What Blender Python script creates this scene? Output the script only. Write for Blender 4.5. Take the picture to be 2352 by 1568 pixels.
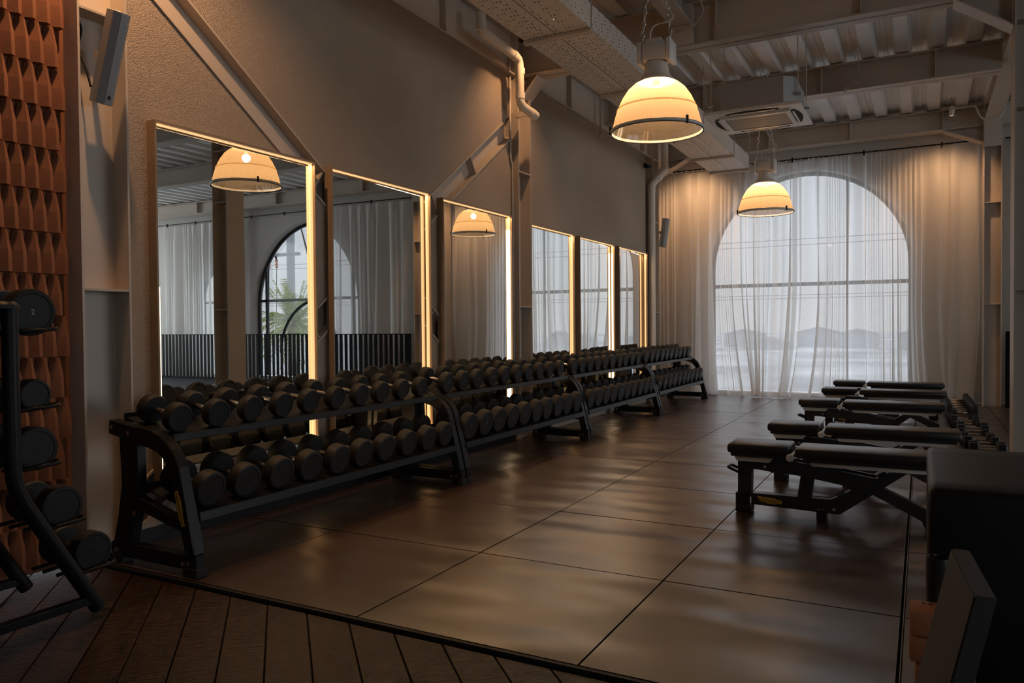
import bpy, bmesh, math, random
from mathutils import Vector, Matrix
random.seed(7)
R = math.radians
C = bpy.context.scene.collection
for o in list(bpy.data.objects): bpy.data.objects.remove(o)
sc = bpy.context.scene

# ------------------------------------------------------------------ camera, world, light, exposure
def camera():
    f, yaw, pit, rol = 1757.1, 0.4926, -0.0200, -0.0084
    F = Vector((-math.sin(yaw)*math.cos(pit), math.cos(yaw)*math.cos(pit), math.sin(pit)))
    r = Vector((math.cos(yaw), math.sin(yaw), 0)); u = r.cross(F)
    c, s = math.cos(rol), math.sin(rol)
    r2 = c*r + s*u; u2 = -s*r + c*u
    cd = bpy.data.cameras.new('camera'); cam = bpy.data.objects.new('camera', cd)
    cd.sensor_width = 36; cd.lens = f*36/2352; cd.clip_start = .05; cd.clip_end = 500
    M = Matrix.Identity(4)
    for i in range(3):
        M[i][0] = r2[i]; M[i][1] = u2[i]; M[i][2] = -F[i]
    M[0][3], M[1][3], M[2][3] = 3.0746, -2.4749, 1.2032
    cam.matrix_world = M; C.objects.link(cam); sc.camera = cam
camera()
sc.view_settings.view_transform = 'Standard'; sc.view_settings.look = 'None'
sc.view_settings.gamma = 1; sc.view_settings.use_curve_mapping = False
sc.view_settings.exposure = 0.0
sc.cycles.transparent_max_bounces = 40; sc.cycles.max_bounces = 12; sc.cycles.diffuse_bounces = 6; sc.cycles.glossy_bounces = 5; sc.cycles.transmission_bounces = 8
sc.cycles.sample_clamp_indirect = 6

SKY = 5.0
w = bpy.data.worlds.new('sky'); sc.world = w; w.use_nodes = True
nt = w.node_tree; nt.nodes.clear()
wo = nt.nodes.new('ShaderNodeOutputWorld'); bg = nt.nodes.new('ShaderNodeBackground')
tc = nt.nodes.new('ShaderNodeTexCoord'); sp = nt.nodes.new('ShaderNodeSeparateXYZ')
cr = nt.nodes.new('ShaderNodeValToRGB')
nt.links.new(tc.outputs['Generated'], sp.inputs[0]); nt.links.new(sp.outputs['Z'], cr.inputs[0])
cr.color_ramp.elements[0].position = 0.0; cr.color_ramp.elements[0].color = (.66,.68,.70,1)
cr.color_ramp.elements[1].position = .35; cr.color_ramp.elements[1].color = (.76,.82,.91,1)
nt.links.new(cr.outputs[0], bg.inputs['Color']); bg.inputs['Strength'].default_value = SKY
nt.links.new(bg.outputs[0], wo.inputs[0])

def light(kind, loc, power, col, aim=None, **kw):
    d = bpy.data.lights.new('light', kind); d.energy = power; d.color = col
    for k, v in kw.items(): setattr(d, k, v)
    o = bpy.data.objects.new('light', d); o.location = loc
    if aim is not None:
        o.rotation_euler = (Vector(aim)-Vector(loc)).to_track_quat('-Z', 'Y').to_euler()
    C.objects.link(o); return o
WARM = (1.0, .55, .27)
# sky portals in the two arched openings (they emit nothing, they only guide sampling)
for cx in (1.38, 7.75, 10.87):
    p = light('AREA', (cx, 11.3, 1.9), 1, (1,1,1), aim=(cx, 0, 1.9), shape='RECTANGLE', size=3.9, size_y=3.7)
    try: p.data.cycles.is_portal = True
    except Exception: pass

# ------------------------------------------------------------------ materials
MT = {}
def mat(name, col, rough=.6, metal=0, bump=None, var=None, spec=None, coat=0, emit=None):
    """bump=(scale,strength,dist)  var=(scale,amount)"""
    m = bpy.data.materials.new(name); m.use_nodes = True; n = m.node_tree; b = n.nodes['Principled BSDF']
    b.inputs['Base Color'].default_value = (*col, 1); b.inputs['Roughness'].default_value = rough
    b.inputs['Metallic'].default_value = metal
    if spec is not None: b.inputs['Specular IOR Level'].default_value = spec
    if coat: b.inputs['Coat Weight'].default_value = coat; b.inputs['Coat Roughness'].default_value = .15
    if emit: b.inputs['Emission Color'].default_value = (*emit[0], 1); b.inputs['Emission Strength'].default_value = emit[1]
    t = n.nodes.new('ShaderNodeTexCoord')
    if var:
        nz = n.nodes.new('ShaderNodeTexNoise'); nz.inputs['Scale'].default_value = var[0]; nz.inputs['Detail'].default_value = 5
        n.links.new(t.outputs['Object'], nz.inputs['Vector'])
        r = n.nodes.new('ShaderNodeValToRGB'); a = var[1]
        r.color_ramp.elements[0].position = .3; r.color_ramp.elements[1].position = .7
        r.color_ramp.elements[0].color = tuple(max(0, c*(1-a)) for c in col)+(1,)
        r.color_ramp.elements[1].color = tuple(min(1, c*(1+a)) for c in col)+(1,)
        n.links.new(nz.outputs['Fac'], r.inputs[0]); n.links.new(r.outputs[0], b.inputs['Base Color'])
    if bump:
        nz = n.nodes.new('ShaderNodeTexNoise'); nz.inputs['Scale'].default_value = bump[0]; nz.inputs['Detail'].default_value = 3
        n.links.new(t.outputs['Object'], nz.inputs['Vector'])
        bp = n.nodes.new('ShaderNodeBump'); bp.inputs['Strength'].default_value = bump[1]; bp.inputs['Distance'].default_value = bump[2]
        n.links.new(nz.outputs['Fac'], bp.inputs['Height']); n.links.new(bp.outputs[0], b.inputs['Normal'])
    MT[name] = m; return m
mat('plaster', (.40,.32,.245), .9, bump=(150,1.0,.010), var=(1.3,.06))
mat('plaster_smooth', (.52,.48,.43), .9, bump=(60,.3,.003), var=(1.0,.05))
mat('steel_paint', (.50,.425,.35), .5, bump=(8,.05,.003), var=(2,.04))
mat('deck', (.74,.72,.69), .42, metal=.05, bump=(3,.05,.004), var=(1.5,.08))
mat('white_metal', (.62,.60,.56), .45)
mat('pvc', (.62,.56,.48), .42)
mat('black_metal', (.009,.009,.009), .42, spec=.22)
mat('black_rubber', (.017,.016,.015), .55, spec=.25, bump=(140,.12,.001))
mat('rubber_face', (.021,.021,.020), .6, spec=.3)
mat('chrome', (.62,.58,.54), .25, metal=1)
mat('knurl', (.55,.47,.40), .35, metal=1, bump=(500,.5,.001))
mat('vinyl', (.014,.0135,.013), .36, spec=.5, bump=(35,.25,.002))
mat('vinyl_soft', (.012,.0115,.011), .5, spec=.3, bump=(14,.2,.004))
mat('champagne', (.82,.77,.68), .42)
mat('roller', (.72,.69,.65), .35, metal=.3)
mat('bench_frame', (.022,.021,.020), .38, spec=.45)
mat('yellow', (.62,.38,.05), .5)
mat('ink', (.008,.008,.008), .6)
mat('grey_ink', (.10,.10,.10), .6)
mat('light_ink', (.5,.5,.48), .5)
mat('terracotta', (.27,.10,.045), .8, var=(9,.22), bump=(60,.15,.002))
mat('frame_wood', (.26,.18,.11), .5, var=(6,.1))
mat('slat_black', (.004,.004,.004), .6, spec=.1)
mat('foam_orange', (.50,.19,.08), .7)
mat('slab_grey', (.055,.053,.05), .6, bump=(80,.1,.001))
mat('seam_glint', (.20,.19,.18), .4)
mat('dark_gap', (.008,.007,.006), .9)
mat('window_frame', (.035,.04,.045), .4)
mat('speaker_grey', (.33,.33,.32), .5)
mat('conduit', (.45,.40,.34), .45)
mat('bark', (.12,.10,.085), .9)
mat('palm_leaf', (.34,.40,.09), .6, var=(3,.3))
mat('ground_out', (.74,.75,.76), .9, var=(.1,.4))  # paled to mimic haze and throw daylight up to the ceiling
mat('concrete', (.42,.43,.44), .8)
mat('insulator', (.45,.10,.04), .4)
mat('city', (.60,.61,.63), .9)  # distant haze is mixed into these wall and roof colours
mat('city_roof', (.55,.53,.53), .9)
mat('haze_wire', (.35,.36,.38), .8)
mat('ac_white', (.66,.63,.58), .4)
mat('ac_grille', (.33,.29,.25), .6)
mat('ac_steel', (.34,.34,.33), .45, metal=.4)
mat('bulb', (1,.9,.7), .5, emit=((1,.72,.38), 3))
mat('led_warm', (1,.8,.5), .5, emit=((1,.60,.26), .9))
mat('led_hot', (1,.85,.6), .5, emit=((1,.74,.46), 3.0))
mat('spot_face', (1,.85,.6), .5, emit=((1,.65,.35), 6.0))

def mirror_mat():
    m = bpy.data.materials.new('mirror'); m.use_nodes = True; b = m.node_tree.nodes['Principled BSDF']
    b.inputs['Base Color'].default_value = (.86,.88,.86,1); b.inputs['Metallic'].default_value = 1; b.inputs['Roughness'].default_value = .0
    MT['mirror'] = m
mirror_mat()

def glass_mat(name, tint, mixf):
    m = bpy.data.materials.new(name); m.use_nodes = True; n = m.node_tree; n.nodes.clear()
    o = n.nodes.new('ShaderNodeOutputMaterial'); t = n.nodes.new('ShaderNodeBsdfTransparent'); g = n.nodes.new('ShaderNodeBsdfGlossy')
    t.inputs[0].default_value = (*tint, 1); g.inputs['Roughness'].default_value = .05
    lw = n.nodes.new('ShaderNodeLayerWeight'); lw.inputs['Blend'].default_value = .5
    pw = n.nodes.new('ShaderNodeMath'); pw.operation = 'POWER'; pw.inputs[1].default_value = 5; n.links.new(lw.outputs['Facing'], pw.inputs[0])
    fr = n.nodes.new('ShaderNodeMath'); fr.operation = 'MULTIPLY_ADD'; fr.inputs[1].default_value = .9; fr.inputs[2].default_value = .05; n.links.new(pw.outputs[0], fr.inputs[0])
    mx = n.nodes.new('ShaderNodeMixShader'); n.links.new(fr.outputs[0], mx.inputs[0])
    n.links.new(t.outputs[0], mx.inputs[1]); n.links.new(g.outputs[0], mx.inputs[2]); n.links.new(mx.outputs[0], o.inputs[0])
    MT[name] = m
glass_mat('pane', (.30,.305,.31), .1)
glass_mat('pane_tinted', (.18,.183,.19), .1)
glass_mat('fill_pane', (.95,.97,.97), .1)  # glass of the added glazing that lets in fill daylight
glass_mat('lamp_cover', (.95,.93,.9), .1)

def shade_mat():
    # ribbed prismatic plastic lit from within: translucent and partly clear
    m = bpy.data.materials.new('shade'); m.use_nodes = True; n = m.node_tree; n.nodes.clear()
    o = n.nodes.new('ShaderNodeOutputMaterial'); tr = n.nodes.new('ShaderNodeBsdfTranslucent'); tp = n.nodes.new('ShaderNodeBsdfTransparent')
    gl = n.nodes.new('ShaderNodeBsdfPrincipled'); gl.inputs['Base Color'].default_value = (.36,.29,.21,1); gl.inputs['Roughness'].default_value = .25
    tr.inputs[0].default_value = (.46,.34,.21,1); tp.inputs[0].default_value = (.95,.85,.7,1)
    tcn = n.nodes.new('ShaderNodeTexCoord'); s = n.nodes.new('ShaderNodeSeparateXYZ'); n.links.new(tcn.outputs['Object'], s.inputs[0])
    at = n.nodes.new('ShaderNodeMath'); at.operation = 'ARCTAN2'; n.links.new(s.outputs['Y'], at.inputs[0]); n.links.new(s.outputs['X'], at.inputs[1])
    mu = n.nodes.new('ShaderNodeMath'); mu.operation = 'MULTIPLY'; mu.inputs[1].default_value = 150; n.links.new(at.outputs[0], mu.inputs[0])
    sn = n.nodes.new('ShaderNodeMath'); sn.operation = 'SINE'; n.links.new(mu.outputs[0], sn.inputs[0])
    bp = n.nodes.new('ShaderNodeBump'); bp.inputs['Strength'].default_value = .5; bp.inputs['Distance'].default_value = .003
    n.links.new(sn.outputs[0], bp.inputs['Height'])
    n.links.new(bp.outputs[0], gl.inputs['Normal']); n.links.new(bp.outputs[0], tr.inputs['Normal'])
    m1 = n.nodes.new('ShaderNodeMixShader'); m1.inputs[0].default_value = .30
    n.links.new(tr.outputs[0], m1.inputs[1]); n.links.new(gl.outputs[0], m1.inputs[2])
    m2 = n.nodes.new('ShaderNodeMixShader'); m2.inputs[0].default_value = .14
    n.links.new(m1.outputs[0], m2.inputs[1]); n.links.new(tp.outputs[0], m2.inputs[2]); n.links.new(m2.outputs[0], o.inputs[0])
    MT['shade'] = m
shade_mat()

def curtain_mat(name, opn, col):
    # sheer cloth: the more edge-on a fold is seen, the more thread stands in the way
    m = bpy.data.materials.new(name); m.use_nodes = True; n = m.node_tree; n.nodes.clear()
    o = n.nodes.new('ShaderNodeOutputMaterial'); df = n.nodes.new('ShaderNodeBsdfDiffuse'); tl = n.nodes.new('ShaderNodeBsdfTranslucent'); tp = n.nodes.new('ShaderNodeBsdfTransparent')
    df.inputs[0].default_value = (*col, 1); tl.inputs[0].default_value = (*[c*.97 for c in col], 1)
    m1 = n.nodes.new('ShaderNodeMixShader'); m1.inputs[0].default_value = .45
    n.links.new(df.outputs[0], m1.inputs[1]); n.links.new(tl.outputs[0], m1.inputs[2])
    lw = n.nodes.new('ShaderNodeLayerWeight'); lw.inputs['Blend'].default_value = .5     # facing = 1-|cos|
    a = n.nodes.new('ShaderNodeMath'); a.operation = 'SUBTRACT'; a.inputs[0].default_value = 1; n.links.new(lw.outputs['Facing'], a.inputs[1])
    mx = n.nodes.new('ShaderNodeMath'); mx.operation = 'MAXIMUM'; mx.inputs[1].default_value = .06; n.links.new(a.outputs[0], mx.inputs[0])
    dv = n.nodes.new('ShaderNodeMath'); dv.operation = 'DIVIDE'; dv.inputs[0].default_value = 1; n.links.new(mx.outputs[0], dv.inputs[1])
    pw = n.nodes.new('ShaderNodeMath'); pw.operation = 'POWER'; pw.inputs[0].default_value = opn; n.links.new(dv.outputs[0], pw.inputs[1])
    m2 = n.nodes.new('ShaderNodeMixShader'); n.links.new(pw.outputs[0], m2.inputs[0])
    n.links.new(m1.outputs[0], m2.inputs[1]); n.links.new(tp.outputs[0], m2.inputs[2]); n.links.new(m2.outputs[0], o.inputs[0])
    MT[name] = m
curtain_mat('sheer', .43, (.89,.88,.855))

def mat_floor(name, col, r0, r1, scale, wavebump):
    m = bpy.data.materials.new(name); m.use_nodes = True; n = m.node_tree; b = n.nodes['Principled BSDF']
    t = n.nodes.new('ShaderNodeTexCoord'); g = n.nodes.new('ShaderNodeNewGeometry')
    nz = n.nodes.new('ShaderNodeTexNoise'); nz.inputs['Scale'].default_value = scale; nz.inputs['Detail'].default_value = 3; nz.inputs['Roughness'].default_value = .5
    n.links.new(g.outputs['Position'], nz.inputs['Vector'])
    mr = n.nodes.new('ShaderNodeMapRange'); mr.inputs[1].default_value = .2; mr.inputs[2].default_value = .8; mr.inputs[3].default_value = r0; mr.inputs[4].default_value = r1
    n.links.new(nz.outputs['Fac'], mr.inputs[0]); n.links.new(mr.outputs[0], b.inputs['Roughness'])
    cr = n.nodes.new('ShaderNodeValToRGB'); cr.color_ramp.elements[0].color = (*[c*.85 for c in col], 1); cr.color_ramp.elements[1].color = (*[c*1.18 for c in col], 1)
    cr.color_ramp.elements[0].position = .15; cr.color_ramp.elements[1].position = .85
    n.links.new(nz.outputs['Fac'], cr.inputs[0]); n.links.new(cr.outputs[0], b.inputs['Base Color'])
    # broad sagging of the sheet + fine grain
    big = n.nodes.new('ShaderNodeTexNoise'); big.inputs['Scale'].default_value = wavebump[0]; big.inputs['Detail'].default_value = 1
    fine = n.nodes.new('ShaderNodeTexNoise'); fine.inputs['Scale'].default_value = 260; fine.inputs['Detail'].default_value = 2
    mpb = n.nodes.new('ShaderNodeMapping'); mpb.inputs['Rotation'].default_value = (0, 0, .5); mpb.inputs['Scale'].default_value = (.45, 1.3, 1); n.links.new(g.outputs['Position'], mpb.inputs[0]); n.links.new(mpb.outputs[0], big.inputs['Vector']); n.links.new(g.outputs['Position'], fine.inputs['Vector'])
    b1 = n.nodes.new('ShaderNodeBump'); b1.inputs['Strength'].default_value = wavebump[1]; b1.inputs['Distance'].default_value = wavebump[2]
    b2 = n.nodes.new('ShaderNodeBump'); b2.inputs['Strength'].default_value = .18; b2.inputs['Distance'].default_value = .0012
    n.links.new(big.outputs['Fac'], b1.inputs['Height']); n.links.new(fine.outputs['Fac'], b2.inputs['Height']); n.links.new(b1.outputs[0], b2.inputs['Normal'])
    n.links.new(b2.outputs[0], b.inputs['Normal'])
    b.inputs['Specular IOR Level'].default_value = .8; b.inputs['IOR'].default_value = 2.0
    MT[name] = m
mat_floor('rubber_floor', (.046,.021,.010), .27, .34, 1.1, (1.8,1.0,.050))

def plank_mat():
    m = bpy.data.materials.new('plank_wood'); m.use_nodes = True; n = m.node_tree; b = n.nodes['Principled BSDF']
    t = n.nodes.new('ShaderNodeTexCoord'); oi = n.nodes.new('ShaderNodeObjectInfo')
    mp = n.nodes.new('ShaderNodeMapping'); mp.inputs['Scale'].default_value = (3, 26, 3); n.links.new(t.outputs['Object'], mp.inputs[0])
    ad = n.nodes.new('ShaderNodeVectorMath'); ad.operation = 'ADD'; n.links.new(mp.outputs[0], ad.inputs[0]); n.links.new(oi.outputs['Location'], ad.inputs[1])
    nz = n.nodes.new('ShaderNodeTexNoise'); nz.inputs['Scale'].default_value = 1.3; nz.inputs['Detail'].default_value = 7; nz.inputs['Distortion'].default_value = .8
    n.links.new(ad.outputs[0], nz.inputs['Vector'])
    cr = n.nodes.new('ShaderNodeValToRGB'); cr.color_ramp.elements[0].color = (.007,.003,.001,1); cr.color_ramp.elements[1].color = (.046,.018,.007,1)
    cr.color_ramp.elements[0].position = .3; cr.color_ramp.elements[1].position = .7
    n.links.new(nz.outputs['Fac'], cr.inputs[0]); n.links.new(cr.outputs[0], b.inputs['Base Color'])
    b.inputs['Roughness'].default_value = .36; b.inputs['Specular IOR Level'].default_value = .32
    # saw marks across the board
    n2 = n.nodes.new('ShaderNodeTexNoise'); n2.inputs['Scale'].default_value = 1; n2.inputs['Detail'].default_value = 6; n2.inputs['Distortion'].default_value = 1.5
    mp2 = n.nodes.new('ShaderNodeMapping'); mp2.inputs['Scale'].default_value = (55, 16, 5); mp2.inputs['Rotation'].default_value = (0,0,.5); n.links.new(t.outputs['Object'], mp2.inputs[0]); n.links.new(mp2.outputs[0], n2.inputs['Vector'])
    bp = n.nodes.new('ShaderNodeBump'); bp.inputs['Strength'].default_value = .9; bp.inputs['Distance'].default_value = .006
    n.links.new(n2.outputs['Fac'], bp.inputs['Height']); n.links.new(bp.outputs[0], b.inputs['Normal'])
    MT['plank_wood'] = m
plank_mat()

def perforated():
    # sheet metal with punched slots (real see-through holes)
    m = bpy.data.materials.new('perforated'); m.use_nodes = True; n = m.node_tree; b = n.nodes['Principled BSDF']
    b.inputs['Base Color'].default_value = (.62,.57,.50,1); b.inputs['Roughness'].default_value = .45; b.inputs['Metallic'].default_value = .1
    g = n.nodes.new('ShaderNodeNewGeometry'); s = n.nodes.new('ShaderNodeSeparateXYZ'); n.links.new(g.outputs['Position'], s.inputs[0])
    def M(op, a, bb=None, c=None):
        q = n.nodes.new('ShaderNodeMath'); q.operation = op
        for i, v in enumerate((a, bb, c)):
            if v is None: continue
            if isinstance(v, (int, float)): q.inputs[i].default_value = v
            else: n.links.new(v, q.inputs[i])
        return q.outputs[0]
    u = M('ADD', s.outputs['X'], s.outputs['Z'])           # across the tray (bottom) or up its side
    row = M('FLOOR', M('DIVIDE', s.outputs['Y'], .068)); 
    off = M('MULTIPLY', M('MODULO', row, 2), .5)
    fy = M('FRACT', M('DIVIDE', s.outputs['Y'], .068))
    fu = M('FRACT', M('ADD', M('DIVIDE', u, .030), off))
    iny = M('LESS_THAN', M('ABSOLUTE', M('SUBTRACT', fy, .5)), .22)
    inu = M('LESS_THAN', M('ABSOLUTE', M('SUBTRACT', fu, .5)), .12)
    # groups of slots with gaps between
    grp = M('LESS_THAN', M('FRACT', M('ADD', M('DIVIDE', u, .145), M('MULTIPLY', M('MODULO', row, 2), .5))), .66)
    hole = M('MULTIPLY', M('MULTIPLY', iny, inu), grp)
    n.links.new(M('SUBTRACT', 1, hole), b.inputs['Alpha'])
    MT['perforated'] = m
perforated()

# ------------------------------------------------------------------ helpers
def tag(o, label=None, cat=None, group=None, kind=None):
    if label: o['label'] = label
    if cat: o['category'] = cat
    if group: o['group'] = group
    if kind: o['kind'] = kind
    return o
def thing(name, label, cat, loc=(0,0,0), rz=0, group=None):
    o = bpy.data.objects.new(name, None); o.empty_display_size = .05; C.objects.link(o); o.location = loc; o.rotation_euler = (0,0,rz)
    return tag(o, label, cat, group)
def mesh_of(bm, m=None, smooth=False, name='mesh'):
    me = bpy.data.meshes.new(name); bm.to_mesh(me); bm.free()
    if m: me.materials.append(MT[m])
    if smooth:
        for p in me.polygons: p.use_smooth = True
    return me
def obj(name, bm, m, parent=None, smooth=False, label=None, angle=None):
    bmesh.ops.recalc_face_normals(bm, faces=bm.faces)
    me = mesh_of(bm, m, smooth, name)
    if smooth and angle:
        try: me.set_sharp_from_angle(angle=angle)
        except Exception: pass
    o = bpy.data.objects.new(name, me); C.objects.link(o)
    if parent: o.parent = parent
    if label: o['label'] = label
    return o
def inst(name, src, parent, loc=(0,0,0), rot=(0,0,0), sc_=(1,1,1)):
    o = src.copy(); o.name = name; C.objects.link(o); o.parent = parent; o.location = loc; o.rotation_euler = rot; o.scale = sc_
    return o
def copy_tree(o, parent=None):
    c = o.copy(); C.objects.link(c)
    if parent: c.parent = parent
    for ch in list(KIDS.get(o.name, [])) or [x for x in o.children]: copy_tree(ch, c)
    return c
KIDS = {}
def nb(): return bmesh.new()
def box(bm, c, s, rot=None, bev=0):
    M = Matrix.Translation(c) @ (rot.to_4x4() if rot is not None else Matrix.Identity(4)) @ Matrix.Diagonal((s[0], s[1], s[2], 1))
    r = bmesh.ops.create_cube(bm, size=1, matrix=M)
    if bev:
        vs = set(r['verts']); es = [e for e in bm.edges if e.verts[0] in vs and e.verts[1] in vs]
        bmesh.ops.bevel(bm, geom=es, offset=bev, segments=2, affect='EDGES', profile=.5)
    return bm
def bx(x0, x1, y0, y1, z0, z1, bev=0, bm=None):
    bm = bm or nb(); return box(bm, ((x0+x1)/2, (y0+y1)/2, (z0+z1)/2), (abs(x1-x0), abs(y1-y0), abs(z1-z0)), bev=bev)
def prism(bm, pts, axis, a, b, bev=0):
    """extrude 2D polygon along axis from a to b. axis 'y': pts are (x,z); 'x': (y,z); 'z': (x,y)"""
    def P(p, t):
        return {'y': (p[0], t, p[1]), 'x': (t, p[0], p[1]), 'z': (p[0], p[1], t)}[axis]
    v0 = [bm.verts.new(P(p, a)) for p in pts]; v1 = [bm.verts.new(P(p, b)) for p in pts]
    fs = [bm.faces.new(v0), bm.faces.new(v1[::-1])]
    k = len(pts)
    for i in range(k): fs.append(bm.faces.new((v0[i], v1[i], v1[(i+1) % k], v0[(i+1) % k])))
    if bev:
        es = {e for f in fs for e in f.edges}
        bmesh.ops.bevel(bm, geom=list(es), offset=bev, segments=1, affect='EDGES')
    return bm
def tube(bm, pts, r, seg=10, cap=True, closed=False):
    pts = [Vector(p) for p in pts]; rings = []; k = len(pts)
    rr = r if isinstance(r, (list, tuple)) else [r]*k
    up = None
    for i, p in enumerate(pts):
        if closed: d = (pts[(i+1) % k]-pts[i-1]).normalized()
        else: d = (pts[min(i+1, k-1)]-pts[max(i-1, 0)]).normalized()
        if up is None: up = Vector((0,0,1)) if abs(d.z) < .9 else Vector((1,0,0))
        s = d.cross(up).normalized(); u2 = s.cross(d).normalized(); up = u2
        rings.append([bm.verts.new(p + rr[i]*(math.cos(2*math.pi*j/seg)*s + math.sin(2*math.pi*j/seg)*u2)) for j in range(seg)])
    rng = range(k if closed else k-1)
    for i in rng:
        A, B = rings[i], rings[(i+1) % k]
        for j in range(seg): bm.faces.new((A[j], A[(j+1) % seg], B[(j+1) % seg], B[j]))
    if cap and not closed: bm.faces.new(rings[0][::-1]); bm.faces.new(rings[-1])
    return bm
def smooth_path(pts, n=6, rad=.5):
    """Catmull-Rom through points"""
    P = [Vector(p) for p in pts]; out = []
    for i in range(len(P)-1):
        p0 = P[max(i-1, 0)]; p1 = P[i]; p2 = P[i+1]; p3 = P[min(i+2, len(P)-1)]
        for j in range(n):
            t = j/n
            out.append(.5*((2*p1)+(-p0+p2)*t+(2*p0-5*p1+4*p2-p3)*t*t+(-p0+3*p1-3*p2+p3)*t**3))
    out.append(P[-1]); return out
def bend_path(pts, r, n=5):
    """polyline with rounded corners of radius r"""
    P = [Vector(p) for p in pts]; out = [P[0]]
    for i in range(1, len(P)-1):
        a = (P[i-1]-P[i]); b = (P[i+1]-P[i]); ra = min(r, a.length*.49); rb = min(r, b.length*.49)
        A = P[i]+a.normalized()*ra; B = P[i]+b.normalized()*rb
        for j in range(n+1):
            t = j/n; out.append((1-t)**2*A + 2*t*(1-t)*P[i] + t*t*B)
    out.append(P[-1]); return out
def lathe(bm, prof, axis='z', seg=32, c=(0,0,0), cap=False):
    """prof: list of (r, h)"""
    rings = []
    for r, h in prof:
        ring = []
        for j in range(seg):
            a = 2*math.pi*j/seg; x, y = r*math.cos(a), r*math.sin(a)
            p = {'z': (x, y, h), 'x': (h, x, y), 'y': (x, h, y)}[axis]
            ring.append(bm.verts.new((p[0]+c[0], p[1]+c[1], p[2]+c[2])))
        rings.append(ring)
    for i in range(len(rings)-1):
        A, B = rings[i], rings[i+1]
        for j in range(seg): bm.faces.new((A[j], A[(j+1) % seg], B[(j+1) % seg], B[j]))
    if cap: bm.faces.new(rings[0][::-1]); bm.faces.new(rings[-1])
    return bm
def text_mesh(body, size, ext=.0006, name='text'):
    cu = bpy.data.curves.new(name, 'FONT'); cu.body = body; cu.size = size; cu.extrude = ext; cu.align_x = 'CENTER'; cu.align_y = 'CENTER'
    cu.resolution_u = 2
    o = bpy.data.objects.new(name, cu); C.objects.link(o)
    dg = bpy.context.evaluated_depsgraph_get(); me = bpy.data.meshes.new_from_object(o.evaluated_get(dg))
    bpy.data.objects.remove(o); bpy.data.curves.remove(cu); me.name = name; return me
def text_obj(name, body, size, m, parent, M, ext=.0006, me=None):
    me = me or text_mesh(body, size, ext)
    me = me.copy(); me.materials.clear(); me.materials.append(MT[m])
    o = bpy.data.objects.new(name, me); C.objects.link(o); o.parent = parent; o.matrix_local = M; return o
def frame_mat(px, py, org):
    """4x4 with local x along px, local y along py"""
    px = Vector(px).normalized(); py = Vector(py).normalized(); pz = px.cross(py).normalized(); py = pz.cross(px)
    M = Matrix.Identity(4)
    for i in range(3): M[i][0], M[i][1], M[i][2], M[i][3] = px[i], py[i], pz[i], org[i]
    return M
def struct(name, bm, m, parent=None, smooth=False):
    o = obj(name, bm, m, parent, smooth)
    if not parent: o['kind'] = 'structure'
    return o

# ------------------------------------------------------------------ room shell
XR, YB, YF = 14.3, 10.8, -6.0
def floor_():
    bm = bx(-1.4, XR, YF, 11.2, -.25, -.03); fl = struct('floor', bm, 'dark_gap')
    # rubber tiles, 1 m grid (a few centimetres proud of the slab)
    P = 1.0126; tiles = {}
    def tile(x0, x1, y0, y1):
        key = (round(x1-x0, 3), round(y1-y0, 3))
        if key not in tiles:
            b = nb(); prism(b, [(-(x1-x0)/2+.004, -(y1-y0)/2+.004), ((x1-x0)/2-.004, -(y1-y0)/2+.004), ((x1-x0)/2-.004, (y1-y0)/2-.004), (-(x1-x0)/2+.004, (y1-y0)/2-.004)], 'z', -.03, 0)
            tiles[key] = obj('rubber_tile', b, 'rubber_floor', fl); o = tiles[key]
        else:
            o = tiles[key].copy(); C.objects.link(o)
        o.location = ((x0+x1)/2, (y0+y1)/2, random.uniform(-.0012, 0))
        o.rotation_euler = (random.uniform(-1,1)*.0012, random.uniform(-1,1)*.0012, 0)
    ys = [P*j for j in range(0, 11)]
    for y in ys:
        y1 = min(y+P, 10.79)
        tile(-.76, 0, y, y1)
        for i in range(0, 3): tile(i, i+1, y, y1)
        tile(3.010, 3.9, y, y1)
        for i in range(4): tile(3.9+i*1.3, 5.2+i*1.3, y, y1)
    # oak boards at 45 degrees in front of the rubber
    wd = .162
    k = 0
    for i in range(-6, 34):
        c = -1.0 + i*wd*math.sqrt(2)         # where the board meets y = -.05
        # board centre line: from (c,-.05) going (+1,-1)
        L0 = 0
        b = nb(); hw = wd/2-.0025; Lm = 4.2
        prism(b, [(-hw, -hw), (Lm, -hw), (Lm, hw), (hw, hw)], 'z', -.03, 0, bev=.002)
        o = obj('plank', b, 'plank_wood', fl)
        o.location = (c+.05, -.045, -.012+random.uniform(-.001, .001)); o.rotation_euler = (0, 0, R(-45))
    # thin metal-free dark edge of the rubber field
    obj('glint_strip', bx(3.0065, 3.0105, 0, 10.6, -.03, .0015), 'seam_glint', fl)  # pale strip stands in for the glint along the tile edge
    obj('edge_strip', bx(-.76, 8.5, -.022, -.004, -.03, -.001), 'black_rubber', fl)
    return fl
floor_()

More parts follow.
